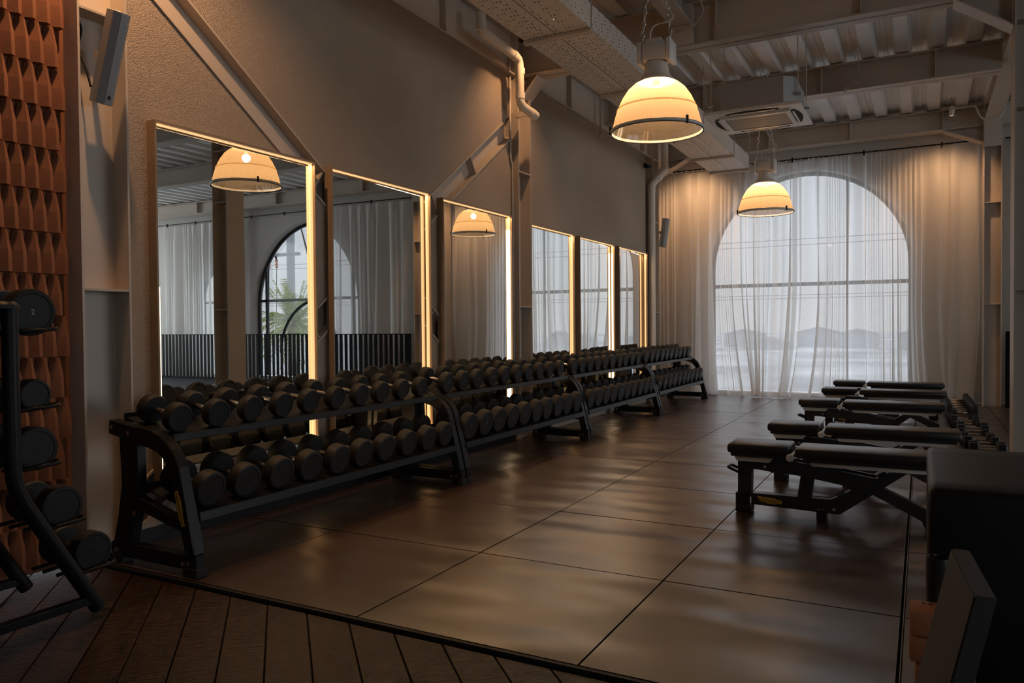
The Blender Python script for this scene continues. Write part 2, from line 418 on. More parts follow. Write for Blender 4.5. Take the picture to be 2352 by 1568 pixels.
def wall_left():
    # plaster field between columns 1-3; braces and columns are steel in front of / inside it
    b = bx(-.95, -.83, -.2, 9.62, 0, 4.4); bx(-1.25, -1.12, 9.62, 10.9, 0, 4.4, bm=b); bx(-1.25, -.83, 9.56, 9.62, 0, 4.4, bm=b)
    wl = struct('wall_left', b, 'plaster')
    T = .083
    def infill(pts): return obj('plaster_panel', prism(nb(), pts, 'x', -.832, -.748), 'plaster', wl)
    # bay 1 : X brace lines z = 3.11-.7(y-.5) (desc centre), z = 1.24+.7(y-1.71)
    h = .122
    y0, y1 = .19, 4.70
    D = lambda y, s: 3.11-.70*(y-.5)+s*h
    A = lambda y, s: 1.24+.70*(y-1.71)+s*h
    yc = lambda sd, sa: (3.11+.35+sd*h-1.24+.70*1.71-sa*h)/1.4
    top = 3.83
    yt1 = y0; 
    cU, cL, cF, cR = yc(1, 1), yc(-1, -1), yc(-1, 1), yc(1, -1)
    infill([(y0, D(y0, 1)), (cU, D(cU, 1)), (y1, A(y1, 1)), (y1, top), (y0, top)])
    infill([(y0, A(y0, 1)), (cF, A(cF, 1)), (y0, D(y0, -1))])
    infill([(y1, D(y1, 1)), (y1, A(y1, -1)), (cR, A(cR, -1))])
    infill([(y0, 0), (y1, 0), (y1, max(0, D(y1, -1))), (cL, D(cL, -1)), (y0, max(0, A(y0, -1)))])
    infill([(4.99, 0), (9.10, 0), (9.10, top), (4.99, top)])
    return wl
wall_left()
def skirting():
    struct('baseboard_left', bx(-.748, -.73, .2, 4.68, 0, .09), 'black_metal')
skirting()

def brace(label, ya, za, yb, zb, first, hide=None):
    """I-section brace lying in the wall: web in the plane, flanges stand out"""
    t = thing('steel_brace', label, 'steel brace', (-.79, (ya+yb)/2, (za+zb)/2), 0, 'diagonal wall braces')
    d = Vector((0, yb-ya, zb-za)); L = d.length; d.normalize(); nrm = Vector((0, -d.z, d.y))
    rot = Matrix((( 1, 0, 0), (0, d.y, nrm.y), (0, d.z, nrm.z)))
    # local axes: x -> world x, y -> along, z -> normal
    rm = Matrix(((1,0,0),(0,d.y,-d.z),(0,d.z,d.y)))
    h = .098
    def seg(name, l0, l1, x0, x1, n0, n1):
        b = nb(); box(b, rm @ Vector(((x0+x1)/2, (l0+l1)/2, (n0+n1)/2)), (x1-x0, l1-l0, n1-n0), rot=rm)
        return obj(name, b, 'steel_paint', t)
    for (l0, l1) in first:
        seg('web', l0, l1, -.035, -.022, -h, h)
        seg('flange', l0, l1, -.035, .055, h-.006, h+.006); seg('flange', l0, l1, -.035, .055, -h-.006, -h+.006)
        for f in (.33, .66):
            c = l0+(l1-l0)*f
            seg('stiffener', c-.005, c+.005, -.022, .045, -h+.006, h-.006)
    return t
# lower brace runs unbroken, the other is cut around it
Lb = math.hypot(4.51, 4.51*.7)
ya, yb = .19, 4.70
brace('painted steel brace falling from near column top toward far column foot', ya, 3.11-.7*(ya-.5), yb, 3.11-.7*(yb-.5), [(-Lb/2+.16, Lb/2-.16)])
brace('painted steel brace rising from near column foot to far column top', ya, 1.24+.7*(ya-1.71), yb, 1.24+.7*(yb-1.71), [(-Lb/2+.16, -.11), (.13, Lb/2-.16)])

def column(label, cy, w=.27, x_web=-.80, xf=-.68, z1=4.35, stf=(1.41, 2.84), gusset=True):
    t = thing('steel_column', label, 'steel column', (-.75, cy, 0), 0, 'steel columns')
    L = lambda *a: None
    def B(name, x0, x1, y0, y1, z0, z1): 
        b = bx(x0+.75, x1+.75, y0-cy, y1-cy, z0, z1); return obj(name, b, 'steel_paint', t)
    B('web', x_web-.012, x_web, cy-w/2, cy+w/2, 0, z1)
    B('flange', x_web-.03, xf, cy-w/2-.012, cy-w/2, 0, z1); B('flange', x_web-.03, xf, cy+w/2, cy+w/2+.012, 0, z1)
    for s in stf: B('stiffener', x_web, xf-.004, cy-w/2, cy+w/2, s-.006, s+.006)
    return t
column('painted steel column at the end of the terracotta wall', .055, .25)
column('painted steel column between the third and fourth mirrors', 4.845)
column('painted steel column in the far left corner beside curtain', 9.42, .27)
def bolts():
    b = nb()
    for cy in (.055-.02,):
        for k in range(6):
            lathe(b, [(0,.0),(.014,.0),(.014,.02),(.0,.022)], 'x', 6, (-.70, .17, .36+.1*k))
    return b
def right_column(label, x0, x1, y0, y1, stf):
    t = thing('steel_column', label, 'steel column', ((x0+x1)/2, (y0+y1)/2, 0), 0, 'steel columns')
    cx, cy = (x0+x1)/2, (y0+y1)/2
    def B(name, a, b_, c, d, e, f): return obj(name, bx(a-cx, b_-cx, c-cy, d-cy, e, f), 'steel_paint', t)
    B('flange', x0, x0+.014, y0, y1, 0, 4.3); B('flange', x1-.014, x1, y0, y1, 0, 4.3); B('web', x0+.014, x1-.014, cy-.006, cy+.006, 0, 4.3)
    for s in stf: B('stiffener', x0+.014, x1-.014, y0+.006, y1-.006, s-.006, s+.006)
    return t
right_column('painted steel column at the right edge of the photo', 3.715, 4.0, 4.80, 5.09, (1.46, 2.91, 3.60))
right_column('painted steel column right of the big curtain', 3.83, 4.06, 10.30, 10.52, (1.46, 2.90))
right_column('painted steel column beyond the second window bay', 9.95, 10.20, 10.30, 10.52, (1.46, 2.90))

def arch_wall():
    """back wall with arched openings"""
    wb = nb(); y0, y1 = 10.80, 11.12
    arches = [(1.38, 1.56, 2.14), (7.75, 1.95, 1.72), (10.87, .8, 1.95)]; top = 4.4; sill = .06
    def panel(x0, x1, z0, z1):
        if x1 > x0: bx(x0, x1, y0, y1, z0, z1, bm=wb)
    edges = [-1.3]
    for cx, r, zc in arches: edges += [cx-r, cx+r]
    edges.append(XR)
    for i in range(0, len(edges), 2): panel(edges[i], edges[i+1], 0, top)
    for cx, r, zc in arches:
        panel(cx-r, cx+r, 0, sill)
        n = 40
        for i in range(n):
            a0, a1 = math.pi*i/n, math.pi*(i+1)/n
            xa, za = cx-r*math.cos(a0), zc+r*math.sin(a0); xb, zb = cx-r*math.cos(a1), zc+r*math.sin(a1)
            prism(wb, [(xa, za), (xb, zb), (xb, top), (xa, top)], 'y', y0, y1)
    bmesh.ops.remove_doubles(wb, verts=wb.verts, dist=1e-5)
    struct('wall_back', wb, 'plaster_smooth')
arch_wall()
def window(name, cx, arc, r=1.56, zc=2.14):
    w_ = bpy.data.objects.new(name, None); C.objects.link(w_); w_.location = (cx, 11.02, 0); w_['kind'] = 'structure'
    b = nb(); pts = [(-r+.03, 0, .07)]+[(-(r-.03)*math.cos(math.pi*i/32), 0, zc+(r-.03)*math.sin(math.pi*i/32)) for i in range(33)]+[(r-.03, 0, .07)]
    tube(b, pts, .035, 6); obj('window_frame', b, 'window_frame', w_)
    obj('transom', bx(-r+.03, r-.03, -.03, .03, 1.83, 1.89), 'window_frame', w_)
    for x in ((-r+.28, r-.28) if arc else (.62,) if r > 1 else (0,)) : obj('mullion', bx(x-(.03 if arc else .014), x+(.03 if arc else .014), -.03, .03, .07, zc+math.sqrt(max(0, (r-.03)**2-x*x))), 'window_frame', w_)
    if arc: obj('mullion', bx(-.025, .025, -.025, .025, .07, 1.83), 'window_frame', w_)
    if arc:
        b = nb(); rr = 1.24
        tube(b, [(rr*math.cos(math.pi*i/32), 0, .62+rr*math.sin(math.pi*i/32)) for i in range(33)], .035, 6); obj('arched_bar', b, 'window_frame', w_)
    g = nb(); vs = [g.verts.new((x, 0, z)) for x, y, z in pts]; g.faces.new(vs); obj('pane', g, 'pane_tinted' if arc else 'pane', w_)
window('window_1', 1.38, False); window('window_2', 7.75, True, 1.95, 1.72); window('window_3', 10.87, False, .8, 1.95)

def fill_glazing():  # unseen glazing added to bring more daylight onto the ceiling
    b = nb(); bx(XR, XR+.2, YF, 11.2, 0, .1, bm=b); bx(XR, XR+.2, YF, 11.2, 4.1, 4.4, bm=b)
    bx(XR, XR+.2, YF, 3.6, .1, 4.1, bm=b)
    y = 3.6
    while y < 11.2: bx(XR, XR+.2, y, y+.2, .1, 4.1, bm=b); y += 3.3
    wr = struct('wall_right', b, 'plaster_smooth')
    g = nb(); g.faces.new([g.verts.new(p) for p in ((XR+.1, YF, .1), (XR+.1, 11.2, .1), (XR+.1, 11.2, 4.1), (XR+.1, YF, 4.1))]); obj('pane', g, 'fill_pane', wr)
    p = light('AREA', (XR+.25, 7.4, 2.1), 1, (1,1,1), aim=(0, 7.4, 2.1), shape='RECTANGLE', size=7.8, size_y=4.1)
    p.data.cycles.is_portal = True
fill_glazing()
b = nb(); bx(-1.4, 9.8, YF-.15, YF, 0, 4.4, bm=b); bx(12.5, XR, YF-.15, YF, 0, 4.4, bm=b); bx(9.8, 12.5, YF-.15, YF, 0, .1, bm=b); bx(9.8, 12.5, YF-.15, YF, 4.1, 4.4, bm=b)
wf = struct('wall_front', b, 'plaster_smooth')
g = nb(); g.faces.new([g.verts.new(p) for p in ((9.8, YF-.08, .1), (12.5, YF-.08, .1), (12.5, YF-.08, 4.1), (9.8, YF-.08, 4.1))]); obj('pane', g, 'fill_pane', wf)  # unseen window added behind the camera for fill daylight

def brick_wall():
    wl = struct('wall_brick', bx(-.95, -.80, YF, -.075, 0, 4.4), 'terracotta')
    # each block: plan sawtooth with a wide face and a narrow face, tapering towards its top
    pw, ph = .0685, .2065
    b = nb()
    D0, D1 = .055, .05
    # local: y from 0..pw (toward +y), x out, z 0..ph
    lo = [(0, .0), (0.0, .014), (.042, .058), (pw-.002, .044), (pw-.002, 0)]
    hi = [(.020, .0), (.020, .010), (.040, .040), (pw-.016, .030), (pw-.016, 0)]
    md = [(.001, .0), (.001, .014), (.042, .054), (pw-.003, .041), (pw-.003, 0)]
    lv = []
    for prof, z in ((lo, .002), (md, ph*.52), (hi, ph-.002)):
        lv.append([b.verts.new((x, y, z)) for y, x in prof])
    k = 5
    for i in range(2):
        for j in range(k): b.faces.new((lv[i][j], lv[i][(j+1) % k], lv[i+1][(j+1) % k], lv[i+1][j]))
    b.faces.new(lv[0][::-1]); b.faces.new(lv[2])
    proto = None
    cols = 9; n = 0
    for r in range(16):
        z = 2.721-ph*7 + (r-6)*ph     # joints at 2.721, 2.516 ...
        if z < -.05 or z > 3.3: continue
        off = pw/2 if r % 2 else 0
        for c in range(cols):
            y = -.135-(c+1)*pw+off
            if y+pw > -.10: continue
            if proto is None:
                o = obj('brick', b, 'terracotta', wl); proto = o
            else:
                o = proto.copy(); C.objects.link(o)
            o.location = (-.80+random.uniform(-.002, .002), y, z); o.rotation_euler = (0, 0, random.uniform(-.02, .02)); n += 1
brick_wall()

# ------------------------------------------------------------------ ceiling
def ceiling():
    b = nb(); p = .35; z0 = 4.30; d = .07
    prof = [(0, 0), (.13, 0), (.17, d), (.31, d), (.35, 0)]
    x = -1.4; pts = []
    while x < XR:
        pts += [(x, z0), (x+.13, z0), (x+.165, z0+d), (x+.215, z0+d), (x+.222, z0+d-.008), (x+.258, z0+d-.008), (x+.265, z0+d), (x+.315, z0+d)]
        x += p
    pts.append((x, z0)); 
    A = [b.verts.new((q[0], YF-.2, q[1])) for q in pts]; B = [b.verts.new((q[0], 11.2, q[1])) for q in pts]
    for i in range(len(pts)-1): b.faces.new((A[i], B[i], B[i+1], A[i+1]))
    c = struct('ceiling', b, 'deck')
    obj('slab', bx(-1.5, XR+.2, YF-.2, 11.2, z0+d+.012, z0+.2), 'concrete', c)
ceiling()
def beam_x(label, y, x0, x1, zb, fw=.22, zt=4.28, haunch=None, stf=(), right_h=None):
    t = thing('steel_beam', label, 'steel beam', ((x0+x1)/2, y, zb), 0, 'ceiling beams')
    cx = (x0+x1)/2
    obj('web', bx(x0-cx, x1-cx, -.006, .006, .0, zt-zb), 'steel_paint', t)
    obj('bottom_flange', bx(x0-cx, x1-cx, -fw/2, fw/2, 0, .014), 'steel_paint', t)
    obj('top_flange', bx(x0-cx, x1-cx, -fw/2, fw/2, zt-zb-.014, zt-zb), 'steel_paint', t)
    for s in stf: obj('stiffener', bx(s-.006-cx, s+.006-cx, -fw/2+.01, fw/2-.01, .014, zt-zb-.014), 'steel_paint', t)
    for (xa, xb, dz) in (haunch or []):
        b = nb(); prism(b, [(xa-cx, 0), (xb-cx, -dz), (xb-cx, -dz-.014), (xa-cx, -.014)], 'y', -fw/2, fw/2); obj('haunch_flange', b, 'steel_paint', t)
        b = nb(); prism(b, [(xa-cx, .004), (xb-cx, .004), (xb-cx, -dz)], 'y', -.006, .006); obj('haunch_web', b, 'steel_paint', t)
    return t
beam_x('nearest large ceiling beam with sloped ends above the first lamp', 4.95, -.75, 3.715, 3.87, stf=(-.25, 1.35, 2.6, 3.29), haunch=[(-.52, -.70, .215), (3.295, 3.71, .29)])
beam_x('middle ceiling beam above the air conditioner', 7.52, -.75, 3.84, 3.95, stf=(.6, 2.0, 3.2))
beam_x('far ceiling beam along the top of the curtain wall', 10.42, -1.0, 3.83, 3.99, stf=(-.45, .9, 2.1, 3.33), haunch=[(-.45, -1.0, .27), (3.33, 3.83, .22)])
beam_x('ceiling beam over the second window bay', 10.42, 4.06, 9.95, 3.99, stf=(5.3, 7.0, 8.4))
beam_x('ceiling beam over the third window bay', 10.42, 10.20, XR, 3.99, stf=(11.0, 12.8))
beam_x('ceiling beam crossing the hall right of the column', 4.95, 4.0, XR, 3.87, stf=(6.5, 9.0, 11.5))
beam_x('secondary ceiling beam over the hall on the right', 7.52, 4.05, XR, 3.95, stf=(6.5, 9.0))
def beam_y(label, x, w, y0, y1, z0, z1, boxed=True, end=None, stf=()):
    t = thing('steel_beam', label, 'steel beam', (x, (y0+y1)/2, z0), 0, 'ceiling beams'); cy = (y0+y1)/2
    obj('bottom_flange', bx(-w/2, w/2, y0-cy, y1-cy, 0, .014), 'steel_paint', t)
    obj('top_flange', bx(-w/2, w/2, y0-cy, y1-cy, z1-z0-.014, z1-z0), 'steel_paint', t)
    obj('web', bx(-.007, .007, y0-cy, y1-cy, .014, z1-z0-.014), 'steel_paint', t)
    for s in stf: obj('stiffener', bx(-w/2+.01, w/2-.01, s-cy-.006, s-cy+.006, .014, z1-z0-.014), 'steel_paint', t)
    return t
g = beam_y('long ceiling girder running above the right edge to the curtain', 3.94, .2, 5.02, 10.28, 4.06, 4.28)
obj('end_plate', bx(-.105, .105, 2.60, 2.628, -.38, .0), 'steel_paint', g)
beam_y('long ceiling girder running toward the camera on the right', 3.94, .2, -4, 4.80, 4.06, 4.28)
b2 = beam_y('short longitudinal ceiling beam meeting the large beam above first lamp', 1.06, .19, -3, 4.72, 4.03, 4.28)
obj('end_bracket', bx(-.095, .095, 3.87, 3.97, -.15, .2), 'steel_paint', b2)
beam_y('edge beam with stiffeners along the top of the left wall', -.77, .16, .2, 10.3, 3.83, 4.28, stf=(2.0, 3.36, 6.15, 7.8, 8.9))

# ------------------------------------------------------------------ curtains and rods
def curtain(name, label, x0, x1, z0, z1, yc, pitch, amp, seed, gather=(), parent=None, nz=40, group='sheer curtains', flare=0.0, clusters=()):
    rnd = random.Random(seed)
    # irregular fold widths: bunches of tight folds between broad quiet ones
    ws = []; tot = 0
    while tot < (x1-x0):
        if rnd.random() < .45: g_ = [pitch*rnd.uniform(.35, .6) for _ in range(rnd.randint(2, 5))]
        else: g_ = [pitch*rnd.uniform(1.0, 2.3) for _ in range(rnd.randint(1, 2))]
        ws += g_; tot += sum(g_)
    s = sum(ws); ws = [w_/s*(x1-x0) for w_ in ws]
    K = 8; cols = []; x = x0
    for i, w_ in enumerate(ws):
        a = min(amp*1.15, w_*rnd.uniform(.18, .42)); ph = rnd.uniform(-.25, .25); lean = rnd.choice((-1, 1))*rnd.uniform(.35, 1.1)
        for k in range(K):
            t = k/K; cols.append((x+w_*t, a*math.sin(2*math.pi*t), lean*w_*math.sin(2*math.pi*t+ph)*.5, rnd.random() if k == 0 else cols[-1][3]))
        x += w_
    cols.append((x1, 0, 0, .5))
    b = nb(); rows = []
    for j in range(nz+1):
        f = j/nz; z = z1+(z0-z1)*f; row = []
        for (cx, dy, dx, rr) in cols:
            pin = min(1, f*9)                         # flatter at the very top
            X = cx+dx*(.25+.75*f); Y = yc+dy*(.35+.65*pin)*(1+.25*f)
            X += .018*math.sin(cx*5.1+f*3.3+seed)*f
            for (gx, gr, ga, gz) in gather:           # folds sweeping together near the floor
                if z < gz:
                    q = (1-z/gz); u = (cx-gx)/gr
                    X += -ga*u*math.exp(-u*u)*q**1.7; Y -= .05*math.exp(-u*u)*q**3
            if f > .94: Y -= (f-.94)*flare*6*(.5+rr); 
            zz = z
            if f == 1: zz = max(.004, z0+.02*math.sin(cx*9+seed)+.012*rr)
            if j == 0: zz = z+.006*math.sin(cx*31)
            row.append(b.verts.new((X-(x0+x1)/2, Y-yc, zz)))
        rows.append(row)
    for j in range(nz):
        for i in range(len(cols)-1): b.faces.new((rows[j][i], rows[j][i+1], rows[j+1][i+1], rows[j+1][i]))
    o = obj(name, b, 'sheer', None, smooth=True); o.location = ((x0+x1)/2, yc, 0)
    tag(o, label, 'curtain', group); return o
G = [(.66, .50, .42, 2.1), (1.22, .36, .30, 1.6), (3.42, .4, .25, 1.6)]
curtain('sheer_curtain', 'sheer white floor-length curtain panel beside the far dumbbell rack', -1.02, 1.30, .012, 3.80, 10.60, .15, .055, 3, gather=G, flare=.05)
curtain('sheer_curtain', 'sheer white floor-length curtain panel behind the far benches', 1.22, 3.80, .012, 3.82, 10.63, .15, .055, 11, gather=G, flare=.05)
curtain('sheer_curtain', 'sheer curtain drawn across the near half of the slatted second window, seen in mirror', 4.25, 6.45, .02, 3.80, 10.64, .15, .05, 5)
curtain('sheer_curtain', 'narrow bunched sheer curtain beside the open arched window, seen in mirror', 9.62, 9.85, .02, 3.80, 10.64, .05, .035, 8)
curtain('sheer_curtain', 'sheer curtain over the third window behind black slats, seen in mirror', 10.3, 12.9, .02, 3.80, 10.64, .15, .05, 9)
def rod(label, x0, x1, z, y, rings=True):
    t = thing('curtain_rod', label, 'curtain rod', ((x0+x1)/2, y, z), 0, 'black curtain rods'); L = (x1-x0)/2
    b = nb(); tube(b, [(-L, 0, 0), (L, 0, 0)], .011, 8); obj('rod', b, 'black_metal', t)
    k = 0; x = -L+.12
    while x < L:
        obj('bracket', bx(x-.012, x+.012, -.012, .075 if False else .02, -.045, .03), 'black_metal', t); x += 1.05
    if rings:
        x = -L+.05; src = None
        while x < L-.02:
            if src is None:
                b = nb(); tube(b, [(.013*math.cos(a)*0, .013*math.cos(a*math.pi/4), -.008+.018*math.sin(a*math.pi/4)) for a in range(8)], .0025, 4, closed=True); src = obj('curtain_ring', b, 'chrome', t); src.location = (x, 0, 0)
            else:
                o = src.copy(); C.objects.link(o); o.location = (x, 0, 0)
            x += random.uniform(.06, .12)
    return t
rod('black curtain rod above the big arched window', -1.0, 3.82, 3.845, 10.585)
rod('black curtain rod above the second window, seen in mirror', 4.12, 9.9, 3.845, 10.62, False)
rod('black curtain rod above the third window, seen in mirror', 10.25, 13.2, 3.845, 10.62, False)

def railing():
    t = thing('slat_railing', 'black vertical slat railing below the right-hand windows, seen in the mirrors', 'railing', (8.7, 10.24, 0))
    s = obj('slat', bx(-.036, .036, -.006, .006, .03, 1.055), 'slat_black', t); s.location = (4.17-8.7, 0, 0); s.scale = (2.0, 1, 1)
    x = 4.32
    while x < 13.5:
        if not (9.9 < x < 10.25):
            o = s.copy(); C.objects.link(o); o.scale = (1,1,1); o.location = (x-8.7, 0, 0)
        x += .125
    obj('top_rail', bx(4.1-8.7, 13.6-8.7, -.028, .028, 1.055, 1.072), 'slat_black', t)
    obj('bottom_rail', bx(4.1-8.7, 13.6-8.7, -.028, .028, .0, .03), 'slat_black', t)
railing()

# ------------------------------------------------------------------ mirrors
LEDW = 3.0
DEL = [0, .024, 0, 0, .035, .056]
mir = [(.35, 1.63, 'nearest framed wall mirror reflecting a lamp and the arched window', 2.367), (1.793, 3.06, 'second framed wall mirror from the near end, reflecting a drawn curtain', 2.365), (3.244, 4.55, 'third framed wall mirror, left of the steel column', 2.352),
       (4.99, 6.167, 'fourth framed wall mirror, just beyond the steel column', 2.322), (6.329, 7.55, 'fifth framed wall mirror, second from the far end', 2.319), (7.722, 8.976, 'farthest framed wall mirror beside the corner pipe', 2.318)]
hot = ['half', 'warm', 'hot', 'warmlow', 'hot', 'warm']
for (y0, y1, lab, zt), hh, dl in zip(mir, hot, DEL):
    cy = (y0+y1)/2; zb = .30; t = thing('wall_mirror', lab+' with lit border', 'mirror', (-.748, cy, 0), 0, 'mirrors above the dumbbell racks'); L = (y1-y0)/2
    fx = .068; ft = .012
    obj('frame_side', bx(0, fx, -L, -L+ft, zb, zt), 'frame_wood', t); obj('frame_side', bx(0, fx, L-ft, L, zb, zt), 'frame_wood', t)
    obj('frame_top', bx(0, fx, -L+ft, L-ft, zt-ft, zt), 'frame_wood', t); obj('frame_bottom', bx(0, fx, -L+ft, L-ft, zb, zb+ft), 'frame_wood', t)
    obj('backing', bx(0, .006, -L+ft, L-ft, zb+ft, zt-ft), 'frame_wood', t)
    iw = L-ft; st = .022
    g_ = nb(); vs = [g_.verts.new(p) for p in ((0, -iw+st, zb+ft+st), (0, iw-st, zb+ft+st), (0, iw-st, zt-ft-st), (0, -iw+st, zt-ft-st))]; g_.faces.new(vs)
    go = obj('mirror_glass', g_, 'mirror', t); go.location = (.028 if dl < .03 else .036, 0, 0); go.rotation_euler = (0, 0, dl)
    # diffuser strip round the inside of the frame, standing just proud of the glass
    def strip(nm, m_, a, b_, c, d): 
        o = obj(nm, bx(.030, .046, a, b_, c, d), m_, t); return o
    zs = 1.44
    left = {'half': 'led_warm'}.get(hh, 'led_warm'); 
    strip('led_strip', 'led_warm', -iw, -iw+.010, zs, zt-ft)
    strip('led_strip', 'led_hot' if hh == 'half' else 'led_warm', -iw, -iw+(.022 if hh == 'half' else .010), zb+ft, zs)
    strip('led_strip', 'led_hot' if hh == 'hot' else 'led_warm', iw-.024, iw, zb+ft, 2.2 if hh == 'hot' else zs)
    strip('led_strip', 'led_warm', iw-.024, iw, 2.2 if hh == 'hot' else zs, zt-ft)
    strip('led_strip', 'led_warm', -iw+.01, iw-.024, zt-ft-.010, zt-ft)
    # area lights added to boost the LED tape: down from top edge, up from bottom
    light('AREA', (-.748+.060, cy, zt-ft-.012), LEDW*(y1-y0), (1,.60,.29), aim=(-.748+.40, cy, .6), shape='RECTANGLE', size=(y1-y0)-.06, size_y=.010)
    light('AREA', (-.748+.060, cy, zb+ft+.012), .6*LEDW*(y1-y0), (1,.60,.29), aim=(-.748+.30, cy, 1.1), shape='RECTANGLE', size=(y1-y0)-.06, size_y=.010)

# ------------------------------------------------------------------ dumbbells and racks
NUM = {}
def num_mesh(s, size):
    if (s, size) not in NUM: NUM[(s, size)] = text_mesh(s, size, .0008)
    return NUM[(s, size)]
def make_dumbbell(r, length, th, num, label, group, inkm='grey_ink'):
    t = thing('dumbbell', label, 'dumbbell', (0,0,0), 0, group)
    for s in (1, -1):
        b = nb(); x1 = s*length/2; x0 = s*(length/2-th)
        prof = [(0, x0), (r*.55, x0), (r*.93, x0+s*.001), (r, x0+s*.010), (r, x1-s*.012), (r*.975, x1-s*.004), (r*.90, x1), (r*.80, x1), (r*.77, x1-s*.003), (0, x1-s*.003)]
        lathe(b, prof, 'x', 28); bmesh.ops.remove_doubles(b, verts=b.verts, dist=1e-5)
        obj('head', b, 'black_rubber', t, smooth=True, angle=R(32))
    gl = length/2-th+.004
    b = nb(); lathe(b, [(.012, -gl), (.0165, -gl+.012), (.0145, -gl+.02), (.0175, 0), (.0145, gl-.02), (.0165, gl-.012), (.012, gl)], 'x', 12); obj('grip', b, 'chrome', t, smooth=True, label='bright steel grip')
    if num:
        me = num_mesh(num, .030).copy(); me.materials.clear(); me.materials.append(MT[inkm])
        for s in (1, -1):
            o = bpy.data.objects.new('number', me); C.objects.link(o); o.parent = t
            o.matrix_local = frame_mat((0, s, 0), (0, 0, 1), (s*(length/2-.0022), 0, 0))
    return t
ORD = ['first','second','third','fourth','fifth','sixth','seventh','eighth','ninth','tenth']
RK = ['nearest','second','third','farthest']
bounds = [(.02, 2.49), (2.51, 4.97), (4.99, 7.44), (7.46, 9.95)]
TOPR = [.074, .082, .085, .090]; BOTR = [.090, .107, .104, .102]
tilt_t, tilt_b = R(11), R(12)
nums_t = ['9','8','7','6','5','4','3','2','2','1']
def rack(i, y0, y1):
    t = thing('dumbbell_rack', RK[i]+' two-tier black dumbbell rack below the mirrors', 'dumbbell rack', (-.33, (y0+y1)/2, 0), 0, 'dumbbell racks along the mirrors')
    cy = (y0+y1)/2; X = .33
    T = lambda p: [(a+X, b) for a, b in p]
    front_out = [(-.64, .737), (-.473, .712), (-.36, .704), (-.305, .696), (-.255, .680), (-.205, .652), (-.163, .615), (-.132, .575), (-.110, .53), (-.030, .205), (-.006, .108)]
    front_in = [(-.075, .108), (-.096, .20), (-.168, .49), (-.19, .535), (-.225, .573), (-.27, .600), (-.33, .616), (-.42, .620), (-.50, .64), (-.645, .664)]
    back = [(-.565, .65), (-.544, .41), (-.58, .246), (-.625, .104), (-.485, .104), (-.458, .237), (-.417, .375), (-.428, .622)]
    for yy in (y0, y1-.062):
        f = obj('end_frame', prism(nb(), T(front_out+front_in), 'y', yy-cy, yy+.062-cy, bev=.005), 'black_metal', t)
        obj('rear_post', prism(nb(), T(back), 'y', yy+.004-cy, yy+.058-cy, bev=.004), 'black_metal', f)
        obj('cross_bar', prism(nb(), T([(-.45, .36), (-.13, .275), (-.12, .215), (-.47, .30)]), 'y', yy+.006-cy, yy+.056-cy, bev=.003), 'black_metal', f)
        obj('base_bar', bx(-.64+X, .0+X, yy+.002-cy, yy+.060-cy, .035, .106, bev=.004), 'black_metal', f)
        for xx in (-.60, -.04): obj('foot', bx(xx-.05+X, xx+.05+X, yy-.004-cy, yy+.066-cy, 0, .045, bev=.004), 'black_rubber', f)
        bsrc = None
        for (xx, zz) in ((-.615, .70), (-.485, .675), (-.45, .27), (-.36, .262), (-.09, .062), (-.05, .066), (-.60, .065)):
            for ss in ((yy-cy-.003, yy-cy+.002), (yy-cy+.060, yy-cy+.065)):
                if bsrc is None:
                    b = nb(); lathe(b, [(0, -.0025), (.011, -.0025), (.011, .0025), (0, .0025)], 'y', 10); bmesh.ops.remove_doubles(b, verts=b.verts, dist=1e-5); bsrc = obj('bolt', b, 'chrome', f); q = bsrc
                else: q = bsrc.copy(); C.objects.link(q)
                q.location = (xx+X, (ss[0]+ss[1])/2, zz)
    def tray(xa, za, xb, zb, lip, nm):
        dirv = Vector((xb-xa, zb-za)).normalized(); n_ = Vector((-dirv.y, dirv.x))*-1
        n_ = Vector((dirv.y, -dirv.x)); 
        if n_.y > 0: n_ = -n_
        th = .005
        pts = [(xa, za), (xb, zb), (xb+n_.x*th, zb+n_.y*th), (xa+n_.x*th-.000, za+n_.y*th)]
        y_0, y_1 = y0+.064-cy, y1-.064-cy
        s = obj('shelf', prism(nb(), T(pts), 'y', y_0, y_1), 'black_metal', t)
        obj('front_lip', prism(nb(), T([(xa, za+.006), (xa+.012, za+.004), (xa+.020, za-lip), (xa+.004, za-lip)]), 'y', y_0, y_1, bev=.002), 'black_metal', s)
        obj('rear_lip', prism(nb(), T([(xb, zb+.022), (xb-.006, zb+.022), (xb-.006, zb-.03), (xb, zb-.03)]), 'y', y_0, y_1), 'black_metal', s)
    tray(-.235, .672, -.60, .672+.365*math.tan(tilt_t), .032, 'top'); tray(-.055, .300, -.46, .300+.405*math.tan(tilt_b), .040, 'bottom')
    # yellow name plate on the outer side of the near frame
    pl = nb(); c = Vector((-.105+X, y0-.0015-cy, .33)); ax = Vector((.27, 0, -.97)).normalized()
    M = frame_mat(ax, (.97, 0, .27), c)
    M = frame_mat(ax, Vector((0, 1, 0)).cross(ax)*-1, c)
    pts = [(-.088, .012), (-.088, -.002), (-.076, -.013), (-.03, -.013), (-.02, -.018), (.05, -.018), (.06, -.012), (.088, -.012), (.088, .010), (.03, .011), (.02, .016), (-.05, .016), (-.06, .012)]
    if M.col[2][1] > 0: M = frame_mat(ax, Vector((0, 1, 0)).cross(ax), c)
    prism(pl, pts, 'z', -.001, .001); o = obj('name_plate', pl, 'yellow', t, label='yellow name plate lettered TechnoGym'); o.matrix_local = M
    text_obj('lettering', 'TECHNOGYM', .026, 'ink', o, Matrix.Translation((0, -.001, .0012)) , .0005)
